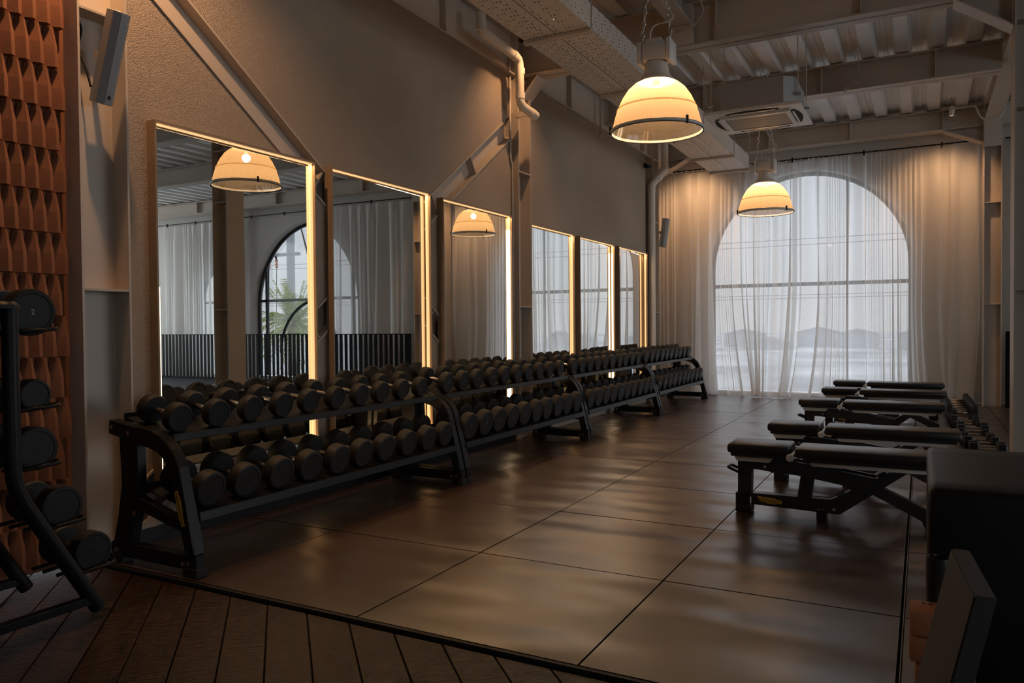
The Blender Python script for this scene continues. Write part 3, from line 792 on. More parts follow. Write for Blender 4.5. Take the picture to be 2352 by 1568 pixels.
    # dumbbells (things of their own)
    for tier, (r, x_f, tl, zb, xa) in enumerate(((TOPR[i], -.25, tilt_t, .672, -.235), (BOTR[i], -.08, tilt_b, .300, -.055))):
        ln = .255 if tier == 0 else .285; th = .062 if tier == 0 else .075
        # axis direction (toward mirror and up)
        d = Vector((-math.cos(tl), 0, math.sin(tl))); nrm = Vector((math.sin(tl), 0, math.cos(tl)))
        base = Vector((x_f, 0, zb+(xa-x_f)*math.tan(tl)))+nrm*(r+.0015)
        ctr = base+d*(ln/2)
        nearside = 'top' if tier == 0 else 'bottom'
        proto = None
        for k in range(10):
            y = y0+.122+k*.2365 if tier == 0 else y0+.064+r+.004+k*(y1-y0-.138-2*r)/9
            lab = 'black round dumbbell %s from the near end, %s shelf of the %s rack' % (ORD[k], nearside, RK[i])
            if i == 1: lab = 'black round dumbbell %s from the near end, %s shelf of second rack' % (ORD[k], nearside)
            nm = str(max(2, 20-2*(k//2)-4*i)) if tier == 0 else str(40-2*(k//2)-4*i)
            if proto is None:
                proto = make_dumbbell(r, ln, th, None, lab, 'dumbbells on the %s shelf of the %s rack' % (nearside, RK[i])); o = proto
                KIDS[proto.name] = [ch for ch in proto.children_recursive if ch.parent == proto]
                kids = [x for x in bpy.data.objects if x.parent == proto]
            else:
                o = proto.copy(); C.objects.link(o); o['label'] = lab
                for ch in kids:
                    c_ = ch.copy(); C.objects.link(c_); c_.parent = o
            rr = random.uniform(-.03, .03)
            o.matrix_world = Matrix.Translation((ctr.x+random.uniform(-.004, .004), y, ctr.z)) @ Matrix.Rotation(tl, 4, 'Y') @ Matrix.Rotation(rr, 4, 'Z') @ Matrix.Rotation(random.uniform(-.5, .5), 4, 'X')
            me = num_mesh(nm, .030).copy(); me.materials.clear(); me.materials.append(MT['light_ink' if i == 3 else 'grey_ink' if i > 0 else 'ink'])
            for s in (1, -1):
                q = bpy.data.objects.new('number', me); C.objects.link(q); q.parent = o
                q.matrix_local = frame_mat((0, s, 0), (0, 0, 1), (s*(ln/2-.0025), 0, 0))
for i, (a, b_) in enumerate(bounds): rack(i, a, b_)

# ------------------------------------------------------------------ benches
def make_bench():
    t = thing('workout_bench', 'nearest black padded workout bench', 'bench', (0,0,0), 0, 'benches in a row on the right')
    # local origin at foot line: x from 0 (seat end) ; y across, z up.  profile numbers measured from the photo minus 1.99
    X0 = 1.99
    S = lambda p: [(a-X0, b) for a, b in p]
    W = .135
    def pad(nm, x0, x1, z0, z1, w, sub=None):
        b = nb(); box(b, ((x0+x1)/2-X0, 0, (z0+z1)/2), (x1-x0, w*2, z1-z0), bev=.018); return obj(nm, b, 'vinyl', t, smooth=True, angle=R(40))
    pad('seat_pad', 1.99, 2.365, .392, .452, .15)
    obj('seat_board', bx(2.010-X0, 2.35-X0, -.13, .13, .372, .394, bev=.004), 'bench_frame', t)
    obj('seat_side_plate', prism(nb(), S([(2.018, .372), (2.036, .335), (2.235, .335), (2.268, .372)]), 'y', -.075, .075), 'champagne', t)
    pad('back_pad', 2.395, 3.27, .385, .445, .15)
    obj('back_board', bx(2.44-X0, 3.24-X0, -.13, .13, .363, .387, bev=.004), 'bench_frame', t)
    obj('back_side_plate', prism(nb(), S([(2.462, .363), (2.489, .333), (3.18, .333), (3.215, .363)]), 'y', -.075, .075), 'champagne', t)
    b = nb(); tube(b, [(2.372-X0, -.15, .388), (2.372-X0, .15, .388)], .019, 16); h = obj('hinge_roller', b, 'roller', t, smooth=True, angle=R(40))
    for s in (-1, 1):
        b = nb(); lathe(b, [(0, s*.168), (.012, s*.168), (.013, s*.165), (.019, s*.165), (.024, s*.160), (.024, s*.145), (0, s*.145)], 'y', 20, (2.372-X0, 0, .388)); bmesh.ops.remove_doubles(b, verts=b.verts, dist=1e-5)
        obj('roller_cap', b, 'roller', h, smooth=True, angle=R(30))
    # frame
    f = obj('front_post', prism(nb(), S([(2.035, .345), (2.24, .345), (2.262, .322), (2.262, .29), (2.242, .270), (2.18, .284), (2.118, .284), (2.118, .10), (2.035, .10)]), 'y', -.035, .035, bev=.004), 'bench_frame', t)
    obj('post_foot', bx(2.022-X0, 2.124-X0, -.048, .048, .0, .05, bev=.008), 'black_rubber', t)
    obj('foot_block', bx(2.022-X0, 2.10-X0, -.043, .043, .02, .125, bev=.006), 'black_rubber', t)
    b = nb(); tube(b, bend_path([(2.06-X0, -.05, .252), (1.975-X0, -.05, .285), (1.975-X0, .05, .285), (2.06-X0, .05, .252)], .02), .009, 8); obj('handle', b, 'black_metal', t, smooth=True)
    for s in (-1, 1):
        y0, y1 = (s*.058-.016, s*.058+.016)
        b = nb(); prism(b, S([(2.235, .352), (2.395, .352), (2.85, .285), (2.80, .225), (2.72, .222), (2.42, .268), (2.30, .280), (2.245, .272)]), 'y', y0, y1, bev=.003); obj('upper_arm', b, 'bench_frame', t)
    obj('strut', prism(nb(), S([(2.419, .285), (2.495, .275), (2.476, .125), (2.396, .12)]), 'y', -.04, .04, bev=.003), 'bench_frame', t)
    lo = obj('lower_rail', prism(nb(), S([(2.118, .128), (2.589, .128), (2.64, .16), (2.93, .335), (3.02, .335), (2.64, .045), (2.118, .057)]), 'y', -.04, .04, bev=.004), 'bench_frame', t)
    obj('rear_leg', prism(nb(), S([(2.78, .20), (2.86, .235), (3.20, .075), (3.20, .0), (3.10, .0), (3.08, .055)]), 'y', -.03, .03, bev=.003), 'bench_frame', t)
    obj('rear_foot', bx(3.10-X0, 3.19-X0, -.2, .2, 0, .05, bev=.008), 'black_rubber', t)
    obj('middle_foot', bx(2.508-X0, 2.567-X0, -.046, .046, 0, .06, bev=.004), 'black_rubber', t)
    for (x, z, r) in ((2.205, .303, .010), (2.608, .075, .010), (2.52, .068, .006), (2.545, .067, .006)):
        for s in (-1, 1):
            b = nb(); lathe(b, [(0, s*.045), (r, s*.045), (r, s*.038), (0, s*.038)], 'y', 12); bmesh.ops.remove_doubles(b, verts=b.verts, dist=1e-5); q = obj('bolt', b, 'chrome', t); q.location = (x-X0, 0, z)
    # teeth on the inclined rail
    for k in range(4):
        x = 2.64+.075*k; z = .165+.0455*k
        b = nb(); box(b, (x-X0, 0, z+.004), (.05, .05, .007), rot=Matrix.Rotation(R(-31), 3, 'Y')); obj('ratchet_slot', b, 'dark_gap', lo)
    pts = [(-.075, .022), (-.075, .016), (-.062, .004), (-.062, -.004), (-.050, -.012), (-.02, -.012), (-.012, -.020), (.035, -.020), (.042, -.014), (.075, -.014), (.075, .002), (.062, .010), (.045, .010), (.035, .018), (-.02, .018)]
    pl = nb(); prism(pl, pts, 'z', -.001, .001); o = obj('name_plate', pl, 'yellow', t, label='yellow name plate lettered TechnoGym')
    o.matrix_local = frame_mat((1,0,-.02), (0,0,1), (2.232-X0, -.0415, .091))
    text_obj('lettering', 'TechnoGym', .0225, 'ink', o, Matrix.Translation((0, 0, .0012)), .0005)
    b = nb(); bx(-.06, .0, .0068, .0082, .0011, .0019, bm=b); bx(-.005, .04, -.0142, -.0128, .0011, .0019, bm=b); obj('lettering_lines', b, 'ink', o)
    return t
bp = make_bench()
bspec = [(1.985, 2.56, 0, 'nearest black padded workout bench, lowest in the photo'), (2.035, 3.68, .02, 'second nearest black padded workout bench, its pad tip left of floor dumbbells'),
         (1.985, 5.72, 0, 'middle black padded workout bench of the five in the row'), (2.035, 7.22, 0, 'second farthest black padded workout bench, before the curtain'), (2.04, 8.50, 0, 'farthest black padded workout bench, closest to the curtain')]
def deepcopy(o, parent=None):
    c = o.copy(); C.objects.link(c)
    if parent: c.parent = parent
    for ch in [x for x in bpy.data.objects if x.parent == o]: deepcopy(ch, c)
    return c
for i, (x, y, rz, lab) in enumerate(bspec):
    o = bp if i == 0 else deepcopy(bp)
    o.location = (x, y, .0); o.rotation_euler = (0, 0, rz); o['label'] = lab

# ------------------------------------------------------------------ dumbbells on the floor at right
def hexbell(r, ln, lab):
    t = thing('hex_dumbbell', lab, 'dumbbell', (0,0,0), 0, 'hexagonal dumbbells on the floor')
    for s in (1, -1):
        b = nb(); hl = ln*.27
        x1 = s*ln/2; x0 = s*(ln/2-hl)
        lathe(b, [(r*.75, x0), (r, x0+s*.012), (r, x1-s*.014), (r*.72, x1)], 'x', 6, cap=True)
        o = obj('head', b, 'black_rubber', t); o.rotation_euler = (0, 0, 0)
    gl = ln*.5-ln*.27+.004
    b = nb(); lathe(b, [(.013, -gl), (.017, -gl+.012), (.014, -gl+.02), (.018, 0), (.014, gl-.02), (.017, gl-.012), (.013, gl)], 'x', 12); obj('grip', b, 'knurl', t, smooth=True, label='bright steel grip')
    return t
hx = None
HX = [(3.600, 5.62), (3.605, 5.80), (3.57, 6.00), (3.55, 6.20), (3.56, 6.42), (3.53, 6.62), (3.545, 6.84), (3.55, 7.05), (3.52, 7.28), (3.50, 7.52), (3.51, 7.76), (3.49, 8.0)]
sizes = [.062, .060, .068, .070, .062, .066, .074, .078, .064, .068, .072, .070]
for k, ((x, y), r) in enumerate(zip(HX, sizes)):
    lab = 'hexagonal black dumbbell on the floor, %s from the near end of its row' % (ORD+['eleventh','twelfth'])[k]
    if hx is None: hx = hexbell(.068, .30, lab); hk = [q for q in bpy.data.objects if q.parent == hx]; o = hx
    else:
        o = hx.copy(); C.objects.link(o); o['label'] = lab
        for ch in hk: c_ = ch.copy(); C.objects.link(c_); c_.parent = o
    s = r/.068; o.scale = (1, s, s); h = .068*s*math.cos(R(30))
    o.location = (x, y, h+.001); o.rotation_euler = (R(0) , 0, random.uniform(-.05, .05))
def flatbell(r, ln, lab):
    t = thing('round_dumbbell', lab, 'dumbbell', (0,0,0), 0, 'round dumbbells on the floor')
    for s in (1, -1):
        b = nb(); th = .062
        lathe(b, [(0, s*(ln/2-th)), (r*.9, s*(ln/2-th)), (r, s*(ln/2-th+.008)), (r, s*(ln/2-.008)), (r*.9, s*ln/2), (0, s*ln/2)], 'x', 20); bmesh.ops.remove_doubles(b, verts=b.verts, dist=1e-5); obj('head', b, 'black_rubber', t, smooth=True, angle=R(35))
    b = nb(); tube(b, [(-ln/2+.06, 0, 0), (ln/2-.06, 0, 0)], .016, 10); obj('grip', b, 'knurl', t, smooth=True, label='bright steel grip')
    return t
fb = None
for k in range(8):
    y = 8.28+k*.235; lab = 'round black dumbbell on the floor by the curtain, %s from near end' % ORD[k]
    if fb is None: fb = flatbell(.105, .33, lab); fk = [q for q in bpy.data.objects if q.parent == fb]; o = fb
    else:
        o = fb.copy(); C.objects.link(o); o['label'] = lab
        for ch in fk: c_ = ch.copy(); C.objects.link(c_); c_.parent = o
    o.location = (3.50-.004*k, y, .106)

# ------------------------------------------------------------------ pendant lamps
def lamp(label, x, y, z, ztop):
    t = thing('pendant_lamp', label, 'pendant lamp', (x, y, z), 0, 'industrial pendant lamps')
    rim = .325
    prof = [(rim, 0), (rim*.985, .03), (rim*.93, .10), (rim*.86, .17), (rim*.765, .235), (rim*.64, .295), (rim*.50, .335), (rim*.40, .352)]
    b = nb(); lathe(b, prof, 'z', 96); sh = obj('shade', b, 'shade', t, smooth=True, label='ribbed translucent glowing shade')
    b = nb(); lathe(b, [(rim*.885, .150), (rim*.892, .156), (rim*.88, .162)], 'z', 64); obj('shade_ring', b, 'shade', sh, smooth=True)
    b = nb(); lathe(b, [(rim+.002, -.010), (rim+.014, -.010), (rim+.016, .004), (rim+.008, .012), (rim-.002, .008), (rim+.002, -.010)], 'z', 96); obj('rim', b, 'ac_white', t, smooth=True)
    b = nb(); lathe(b, [(rim+.001, -.0135), (rim+.010, -.0135), (rim+.010, -.0105), (rim+.001, -.0105)], 'z', 64); obj('gasket', b, 'black_metal', t)
    b = nb(); lathe(b, [(0, -.022), (rim*.5, -.02), (rim, -.010)], 'z', 64); bmesh.ops.remove_doubles(b, verts=b.verts, dist=1e-5); obj('cover_glass', b, 'lamp_cover', t, smooth=True)
    for k in range(3):
        a = R(-35+120*k); c = obj('clip', bx(-.008, .008, -.006, .010, -.02, .035, bev=.002), 'black_metal', t); c.location = ((rim+.014)*math.cos(a), (rim+.014)*math.sin(a), 0); c.rotation_euler = (0, 0, a+math.pi/2)
    b = nb(); lathe(b, [(rim*.41, .350), (rim*.40, .362), (rim*.335, .385), (rim*.30, .40), (.082, .47), (.078, .49), (0, .49)], 'z', 40); obj('neck', b, 'white_metal', t, smooth=True, angle=R(40))
    # ballast housing
    h = obj('housing', bx(-.09, .09, -.075, .075, .495, .625, bev=.016), 'white_metal', t, smooth=True, angle=R(35))
    obj('end_cover', bx(.092, .125, -.085, .085, .478, .640, bev=.012), 'white_metal', h, smooth=True, angle=R(35))
    obj('end_cover', bx(-.125, -.092, -.085, .085, .478, .640, bev=.012), 'white_metal', h, smooth=True, angle=R(35))
    obj('lid', bx(-.07, .05, -.055, .055, .622, .66, bev=.010), 'white_metal', h)
    # bulb
    b = nb(); lathe(b, [(.0, .318), (.02, .318), (.024, .33), (.024, .37)], 'z', 20); bo = obj('bulb_socket', b, 'white_metal', t, smooth=True)
    pl = light('POINT', (x, y, z+.265), 25, (1,.66,.38), shadow_soft_size=.04)
    # chains
    link = None
    for s in (-1, 1):
        zc = .52; n = int((ztop-z-zc)/.042); 
        ch = nb()
        for k in range(n):
            zz = zc+.042*k; xx = s*(.105-.055*min(1, max(0, (zz-.66)/.5)))
            pts = [((.012*math.cos(a*math.pi/4)) , 0, .027*math.sin(a*math.pi/4)) for a in range(8)]
            if k % 2: pts = [(0, p[0], p[2]) for p in pts]
            tube(ch, [(p[0]+xx, p[1], p[2]+zz+.025) for p in pts], .0042, 5, closed=True)
        tag(obj('chain', ch, 'chrome', t, smooth=True), kind='stuff')
    b = nb(); tube(b, smooth_path([(-.04, 0, .655), (-.045, 0, .72), (.0, -.02, .76), (.10, -.03, .765), (.13, -.02, .80), (.06, 0, .9), (.02, 0, 1.05), (.03, 0, ztop-z)]), .006, 6); obj('power_cord', b, 'white_metal', t, smooth=True)
    return t
lamp('large industrial pendant lamp on chains, nearer of the two', 1.365, 2.97, 2.615, 4.28)
lamp('smaller-looking pendant lamp hanging in front of the arched curtain', 1.37, 7.31, 2.575, 4.28)

# ------------------------------------------------------------------ air conditioner, cable tray, pipes
def aircon():
    t = thing('air_conditioner', 'ceiling cassette air conditioner hanging behind the near lamp', 'air conditioner', (1.585, 5.72, 3.30))
    # panel: square with rounded grille
    b = nb(); prism(b, [(-.47, 0), (.47, 0), (.45, .03), (-.45, .03)], 'y', -.45, .45, bev=.004); obj('panel', b, 'ac_white', t)
    b = nb(); prism(b, [(-.30, -.24), (.30, -.24), (.30, .24), (-.30, .24)], 'z', -.014, -.006, bev=.003); g = obj('grille', b, 'ac_grille', t, label='grey-brown intake grille')
    b = nb()
    for (x0, x1, y0, y1) in ((-.34, .34, -.28, -.24), (-.34, .34, .24, .28), (-.34, -.30, -.24, .24), (.30, .34, -.24, .24)): bx(x0, x1, y0, y1, -.02, 0, bm=b)
    obj('grille_frame', b, 'ac_white', t)
    for a in range(4):
        b = nb(); pts = [(.26*u, -.38-.045*(1-u*u)) for u in [i/8 for i in range(-8, 9)]]+[(.24*u, -.345) for u in [i/4 for i in range(4, -5, -1)]]
        prism(b, pts, 'z', -.004, .001); o = obj('air_slot', b, 'dark_gap', t); o.rotation_euler = (0, 0, math.pi/2*a)
        b = nb(); prism(b, [(-.22, -.372), (.22, -.372), (.20, -.352), (-.20, -.352)], 'z', -.009, -.003); o = obj('louver', b, 'ac_white', t); o.rotation_euler = (0, 0, math.pi/2*a)
    c = .10
    b = nb(); prism(b, [(-.40+c, -.40), (.40-c, -.40), (.40, -.40+c), (.40, .40-c), (.40-c, .40), (-.40+c, .40), (-.40, .40-c), (-.40, -.40+c)], 'z', .03, .30); bo = obj('housing', b, 'ac_steel', t, label='grey steel housing')
    for (x, y) in ((-.42, -.3), (.42, -.3), (-.42, .3), (.42, .3)):
        b = nb(); tube(b, [(x, y, .12), (x, y, .98)], .006, 6); obj('hanger_rod', b, 'conduit', t)
        obj('bracket', bx(x-.03, x+.03, y-.025, y+.025, .12, .145), 'ac_steel', t)
    b = nb(); bx(-.22, .22, .46, .60, .02, .09, bm=b); 
    return t
aircon()
def tray():
    t = thing('cable_tray', 'long perforated metal cable tray hanging below the ceiling', 'cable tray', (.47, 4, 3.55))
    w = .29; y0, y1 = -4.0, 9.45
    yc = 4.0
    mk = lambda nm, b, m='perforated': obj(nm, b, m, t)
    secs = [(-4.0, .0), (.0, 1.5), (1.5, 3.2), (3.2, 4.9), (4.9, 6.7), (6.7, 8.4), (8.4, 9.45)]
    for a, b_ in secs:
        for s in (-1, 1):
            b = nb(); v = [b.verts.new(p) for p in (((0 if s > 0 else -w)+.003, a-yc+.004, 0), ((w if s > 0 else 0)-.003, a-yc+.004, 0), ((w if s > 0 else 0)-.003, b_-yc-.004, 0), ((0 if s > 0 else -w)+.003, b_-yc-.004, 0))]; b.faces.new(v); mk('bottom_sheet', b)
            b = nb(); v = [b.verts.new(p) for p in ((s*w, a-yc+.004, 0), (s*w, b_-yc-.004, 0), (s*w, b_-yc-.004, .20), (s*w, a-yc+.004, .20))]; b.faces.new(v); mk('side_sheet', b)
        if b_ > 0:
            obj('cross_channel', bx(-w-.01, w+.01, b_-yc-.03, b_-yc+.03, -.028, -.002, bev=.003), 'steel_paint', t)
            for s in (-1, 1):
                b = nb(); tube(b, [(s*(w+.005), b_-yc, -.01), (s*(w+.005), b_-yc, .74)], .005, 6); obj('hanger_rod', b, 'conduit', t)
    obj('seam', bx(-.002, .002, y0-yc, y1-yc, .001, .004), 'dark_gap', t)
    # cables lying inside
    for k in range(3):
        b = nb(); tube(b, [(-.15+.12*k, y0-yc, .03), (-.13+.12*k, 0, .03), (-.15+.12*k, y1-yc-.2, .03)], .018, 8); obj('cable', b, 'black_rubber', t, smooth=True)
tray()
def pipes():
    p = [(-.55, 3.70, 4.10), (-.55, 3.72, 3.92), (-.55, 4.46, 3.93), (-.55, 4.50, 3.86), (-.55, 4.50, 3.47), (-.50, 4.80, 3.40)]
    b = nb(); tube(b, bend_path([(-.55, 3.72, 4.12), (-.55, 3.72, 3.95), (-.55, 4.48, 3.92), (-.55, 4.50, 3.46), (-.50, 4.76, 3.40)], .07), .045, 16)
    o = obj('drain_pipe', b, 'pvc', None, smooth=True, angle=R(50)); tag(o, 'cream plastic drain pipe with elbows at the top of middle column', 'pipe', 'cream drain pipes')
    for (c, ax) in (((-.55, 3.72, 3.985), (0,0,1)), ((-.55, 4.36, 3.925), (0,1,0)), ((-.55, 4.50, 3.80), (0,0,1)), ((-.55, 4.50, 3.55), (0,0,1)), ((-.512, 4.69, 3.415), (.17,.94,-.2))):
        c = Vector(c); a = Vector(ax).normalized(); b = nb(); tube(b, [c-a*.03, c+a*.03], .050, 16); obj('coupling', b, 'pvc', o, smooth=True, angle=R(40))
    obj('pipe_bracket', bx(-.70, -.53, 4.695, 4.715, 3.40, 3.45), 'steel_paint', o)
    b = nb(); tube(b, bend_path([(-.50, 9.30, 4.20), (-.50, 9.30, 3.64), (-.684, 9.20, 3.40), (-.684, 9.20, 0.0)], .05), .058, 16)
    o = obj('drain_pipe', b, 'pvc', None, smooth=True, angle=R(50)); tag(o, 'tall cream drain pipe down the far left corner', 'pipe', 'cream drain pipes')
    for (c, ax) in (((-.50, 9.30, 3.67), (0,0,1)), ((-.58, 9.25, 3.52), (-.16,-.1,-.24)), ((-.684, 9.20, 3.33), (0,0,1))):
        c = Vector(c); a = Vector(ax).normalized(); b = nb(); tube(b, [c-a*.035, c+a*.035], .063, 16); obj('coupling', b, 'pvc', o, smooth=True, angle=R(40))
    # conduits
    b = nb(); tube(b, bend_path([(-.735, 4.62, 4.1), (-.735, 4.62, 2.95), (-.735, 4.66, 2.9), (-.735, 4.66, .1)], .05), .012, 8)
    tag(obj('conduit', b, 'conduit', None, smooth=True), 'thin painted conduit running down beside the middle column', 'conduit', 'thin conduits')
    b = nb(); tube(b, bend_path([(3.40, 9.62, 4.12), (3.62, 9.62, 4.12), (3.70, 9.62, 4.12), (3.74, 9.62, 3.98), (3.80, 9.66, 3.93), (3.98, 9.66, 3.93), (4.05, 9.7, 4.1)], .04), .010, 8)
    tag(obj('conduit', b, 'conduit', None, smooth=True), 'thin conduit looping under the right girder near the spotlight', 'conduit', 'thin conduits')
    b = nb(); tube(b, bend_path([(-.68, 7.05, 4.2), (-.68, 7.05, 3.72), (-.68, 6.95, 3.66)], .04), .014, 8)
    tag(obj('conduit', b, 'conduit', None, smooth=True), 'short conduit dropping from the edge beam on the left wall', 'conduit', 'thin conduits')
    b = nb(); tube(b, bend_path([(1.25, 4.6, 4.28), (1.28, 4.68, 4.1), (1.18, 4.72, 4.0), (1.0, 4.72, 3.98)], .04), .009, 8)
    tag(obj('conduit', b, 'conduit', None, smooth=True), 'bent conduit beside the big beam above the near lamp', 'conduit', 'thin conduits')
    b = nb(); tube(b, smooth_path([(2.42, 7.0, 4.29), (2.42, 7.28, 4.2), (2.40, 7.42, 4.1), (2.25, 7.40, 3.96), (2.28, 7.38, 3.93)]), .006, 6)
    tag(obj('conduit', b, 'conduit', None, smooth=True), 'thin cable draped over the middle ceiling beam', 'cable', 'thin conduits')
pipes()
def speaker(label, loc, rot, h, w, d):
    t = thing('wall_speaker', label, 'speaker', loc, 0, 'slim grey column speakers'); t.rotation_euler = rot
    b = nb(); prism(b, [(-d/2, -w/2), (d*.2, -w/2), (d/2, -w*.22), (d/2, w*.22), (d*.2, w/2), (-d/2, w/2)], 'z', -h/2, h/2, bev=.003); obj('cabinet', b, 'speaker_grey', t)
    b = nb(); bx(d/2, d/2+.003, -w*.2, w*.2, -h/2+.01, h/2-.01, bm=b); obj('grille', b, 'speaker_grey', t)
    obj('badge', bx(d/2+.003, d/2+.005, -.008, .008, -h/2+.03, -h/2+.05), 'ink', t)
    obj('bracket', bx(-d/2-.09, -d/2, -.012, .012, -.02, .02), 'steel_paint', t)
    return t
s = speaker('slim grey column speaker tilted down on the nearest column', (-.615, .055, 2.60), (0, R(20), 0), .47, .095, .085)
b = nb(); tube(b, smooth_path([(-.79, -.03, 2.84), (-.76, -.01, 2.76), (-.77, -.02, 2.66), (-.74, .0, 2.55), (-.72, .01, 2.46)]), .006, 6); tag(obj('speaker_cable', b, 'black_rubber', None, smooth=True), 'black cable hanging behind the near column speaker', 'cable')
speaker('slim grey speaker on the far corner column beside the curtain', (-.60, 9.62, 2.69), (0, R(8), 0), .46, .11, .10)
def camera_dome():
    t = thing('security_camera', 'small black security camera high in the far left corner', 'camera', (-.70, 9.02, 3.66))
    b = nb(); tube(b, [(0, 0, 0), (.07, -.05, -.015)], .028, 12); obj('body', b, 'black_metal', t); obj('mount', bx(-.04, .0, -.02, .02, -.015, .05), 'black_metal', t)
camera_dome()
def spot(label, loc, aim, power, blend=.6, angle=60, vis=True, col=WARM, size=.03):
    loc = Vector(loc); d = (Vector(aim)-loc).normalized()
    if vis:
        t = thing('spotlight', label, 'spotlight', loc, 0, 'small ceiling spotlights')
        b = nb(); tube(b, [-d*.12, d*.0], .032, 16); obj('can', b, 'white_metal', t, smooth=True, angle=R(40))
        b = nb(); tube(b, [-d*.001, d*.004], .024, 16); obj('lens', b, 'spot_face', t)
        b = nb(); top = 4.30-loc.z; tube(b, [tuple(-d*.06), (0, 0, top)], .006, 6); obj('stem', b, 'conduit', t)
    light('SPOT', tuple(loc+d*.03), power, col, aim=aim, spot_size=R(angle), spot_blend=blend, shadow_soft_size=size)
spot('small white spotlight aimed at the right end of the curtain', (3.42, 9.75, 4.06), (3.25, 10.6, 2.6), 85, angle=95, blend=.9)
spot('small white spotlight aimed at the left end of the curtain', (-.25, 9.75, 4.10), (-.40, 10.6, 2.5), 115, angle=95, blend=.9)
spot('small spotlight above the nearest steel column', (-.22, -.12, 4.05), (-.75, .42, 2.3), 150, angle=100, blend=.8)
spot('small spotlight above the middle steel column', (-.10, 4.40, 4.20), (-.75, 4.55, 2.7), 55, angle=95, blend=.9)


# ------------------------------------------------------------------ things in the right foreground
def foreground_right():
    t = thing('soft_jump_box', 'large black vinyl jump box in the right foreground', 'jump box', (3.62, .62, 0))
    b = nb(); box(b, (0, 0, .35), (1.06, .90, .70), bev=.022)
    bmesh.ops.subdivide_edges(b, edges=[e for e in b.edges if e.calc_length() > .3], cuts=6, use_grid_fill=True)
    o = obj('cover', b, 'vinyl_soft', t, smooth=True, angle=R(60))
    b = nb(); tube(b, bend_path([(-.52, -.44, .585), (.52, -.44, .585), (.52, .44, .585), (-.52, .44, .585)], .04), .006, 6, closed=True); obj('piping', b, 'vinyl', o)
    # grey slab leaning
    t2 = thing('leaning_step', 'grey rectangular step platform standing on end in right foreground', 'step platform', (3.3, -.2, 0))
    o = bpy.data.objects
    # corners measured: near-top edge etc.
    b = nb()
    A = Vector((3.141, -.205, .620)); B_ = Vector((3.173, -.583, .620)); wv = Vector((.043, .0, .0))
    dn = Vector((-.137, .0, -.619))
    P0, P1 = A, B_; off = Vector((3.3, -.2, 0))
    c = [P0, P1, P1+wv, P0+wv]; lo = [p+dn for p in c]
    vs = [b.verts.new(p-off) for p in c+lo]
    for f in ((0,1,2,3), (7,6,5,4), (0,4,5,1), (1,5,6,2), (2,6,7,3), (3,7,4,0)): b.faces.new([vs[i] for i in f])
    bmesh.ops.bevel(b, geom=list(b.edges), offset=.004, segments=2, affect='EDGES')
    zmin = min(v.co.z for v in b.verts)
    for v in b.verts: v.co.z -= 0
    obj('board', b, 'slab_grey', t2)
    # orange foam blocks, stacked
    labs = ['orange foam yoga block at the bottom of the small stack', 'orange foam yoga block in the middle of the stack', 'orange foam yoga block on top of the stack, with dark print']
    labs = ['orange foam yoga block on the floor under the stack', 'orange foam yoga block second from the bottom of the stack', 'orange foam yoga block set back in the middle of the stack', 'orange foam yoga block second from the top of the stack', 'orange foam yoga block on top of the stack, with dark print']
    for k in range(5):
        t3 = thing('yoga_block', labs[k], 'foam block', (3.118+(.014 if k < 3 else 0), .030, .0+.0765*k), (-.02, .015, .0, -.015, .01)[k], 'orange foam blocks')
        b = nb(); box(b, (0, 0, .0385), (.15, .105, .075), bev=.010); o = obj('block', b, 'foam_orange', t3, smooth=True, angle=R(40))
        if k == 4: text_obj('print', 'R8', .026, 'ink', t3, frame_mat((1,0,0), (0,1,0), (-.030, .022, .0762)), .0004)
    # black open-top bin behind the blocks
    t4 = thing('black_bin', 'round black open bin between orange blocks and jump box', 'bin', (3.17, .86, 0)) if False else None
    t4 = thing('foam_roller', 'thin hollow black foam roller standing upright beside the jump box corner', 'foam roller', (3.122, .126, 0))
    
    b = nb(); lathe(b, [(0, .002), (.036, .0), (.038, .02), (.038, .49), (.036, .505), (.028, .505), (.026, .49), (.026, .01), (0, .01)], 'z', 32); obj('shell', b, 'vinyl', t4, smooth=True, angle=R(40))
    t5 = thing('low_crate', 'low black lidded crate at the bottom right edge', 'crate', (3.62, -.62, 0))
    b = nb(); box(b, (0, 0, .12), (.55, .62, .24), bev=.02); obj('body', b, 'vinyl_soft', t5, smooth=True, angle=R(50))
    b = nb(); box(b, (0, 0, .255), (.58, .65, .04), bev=.012); obj('lid', b, 'vinyl_soft', t5, smooth=True, angle=R(50))
foreground_right()

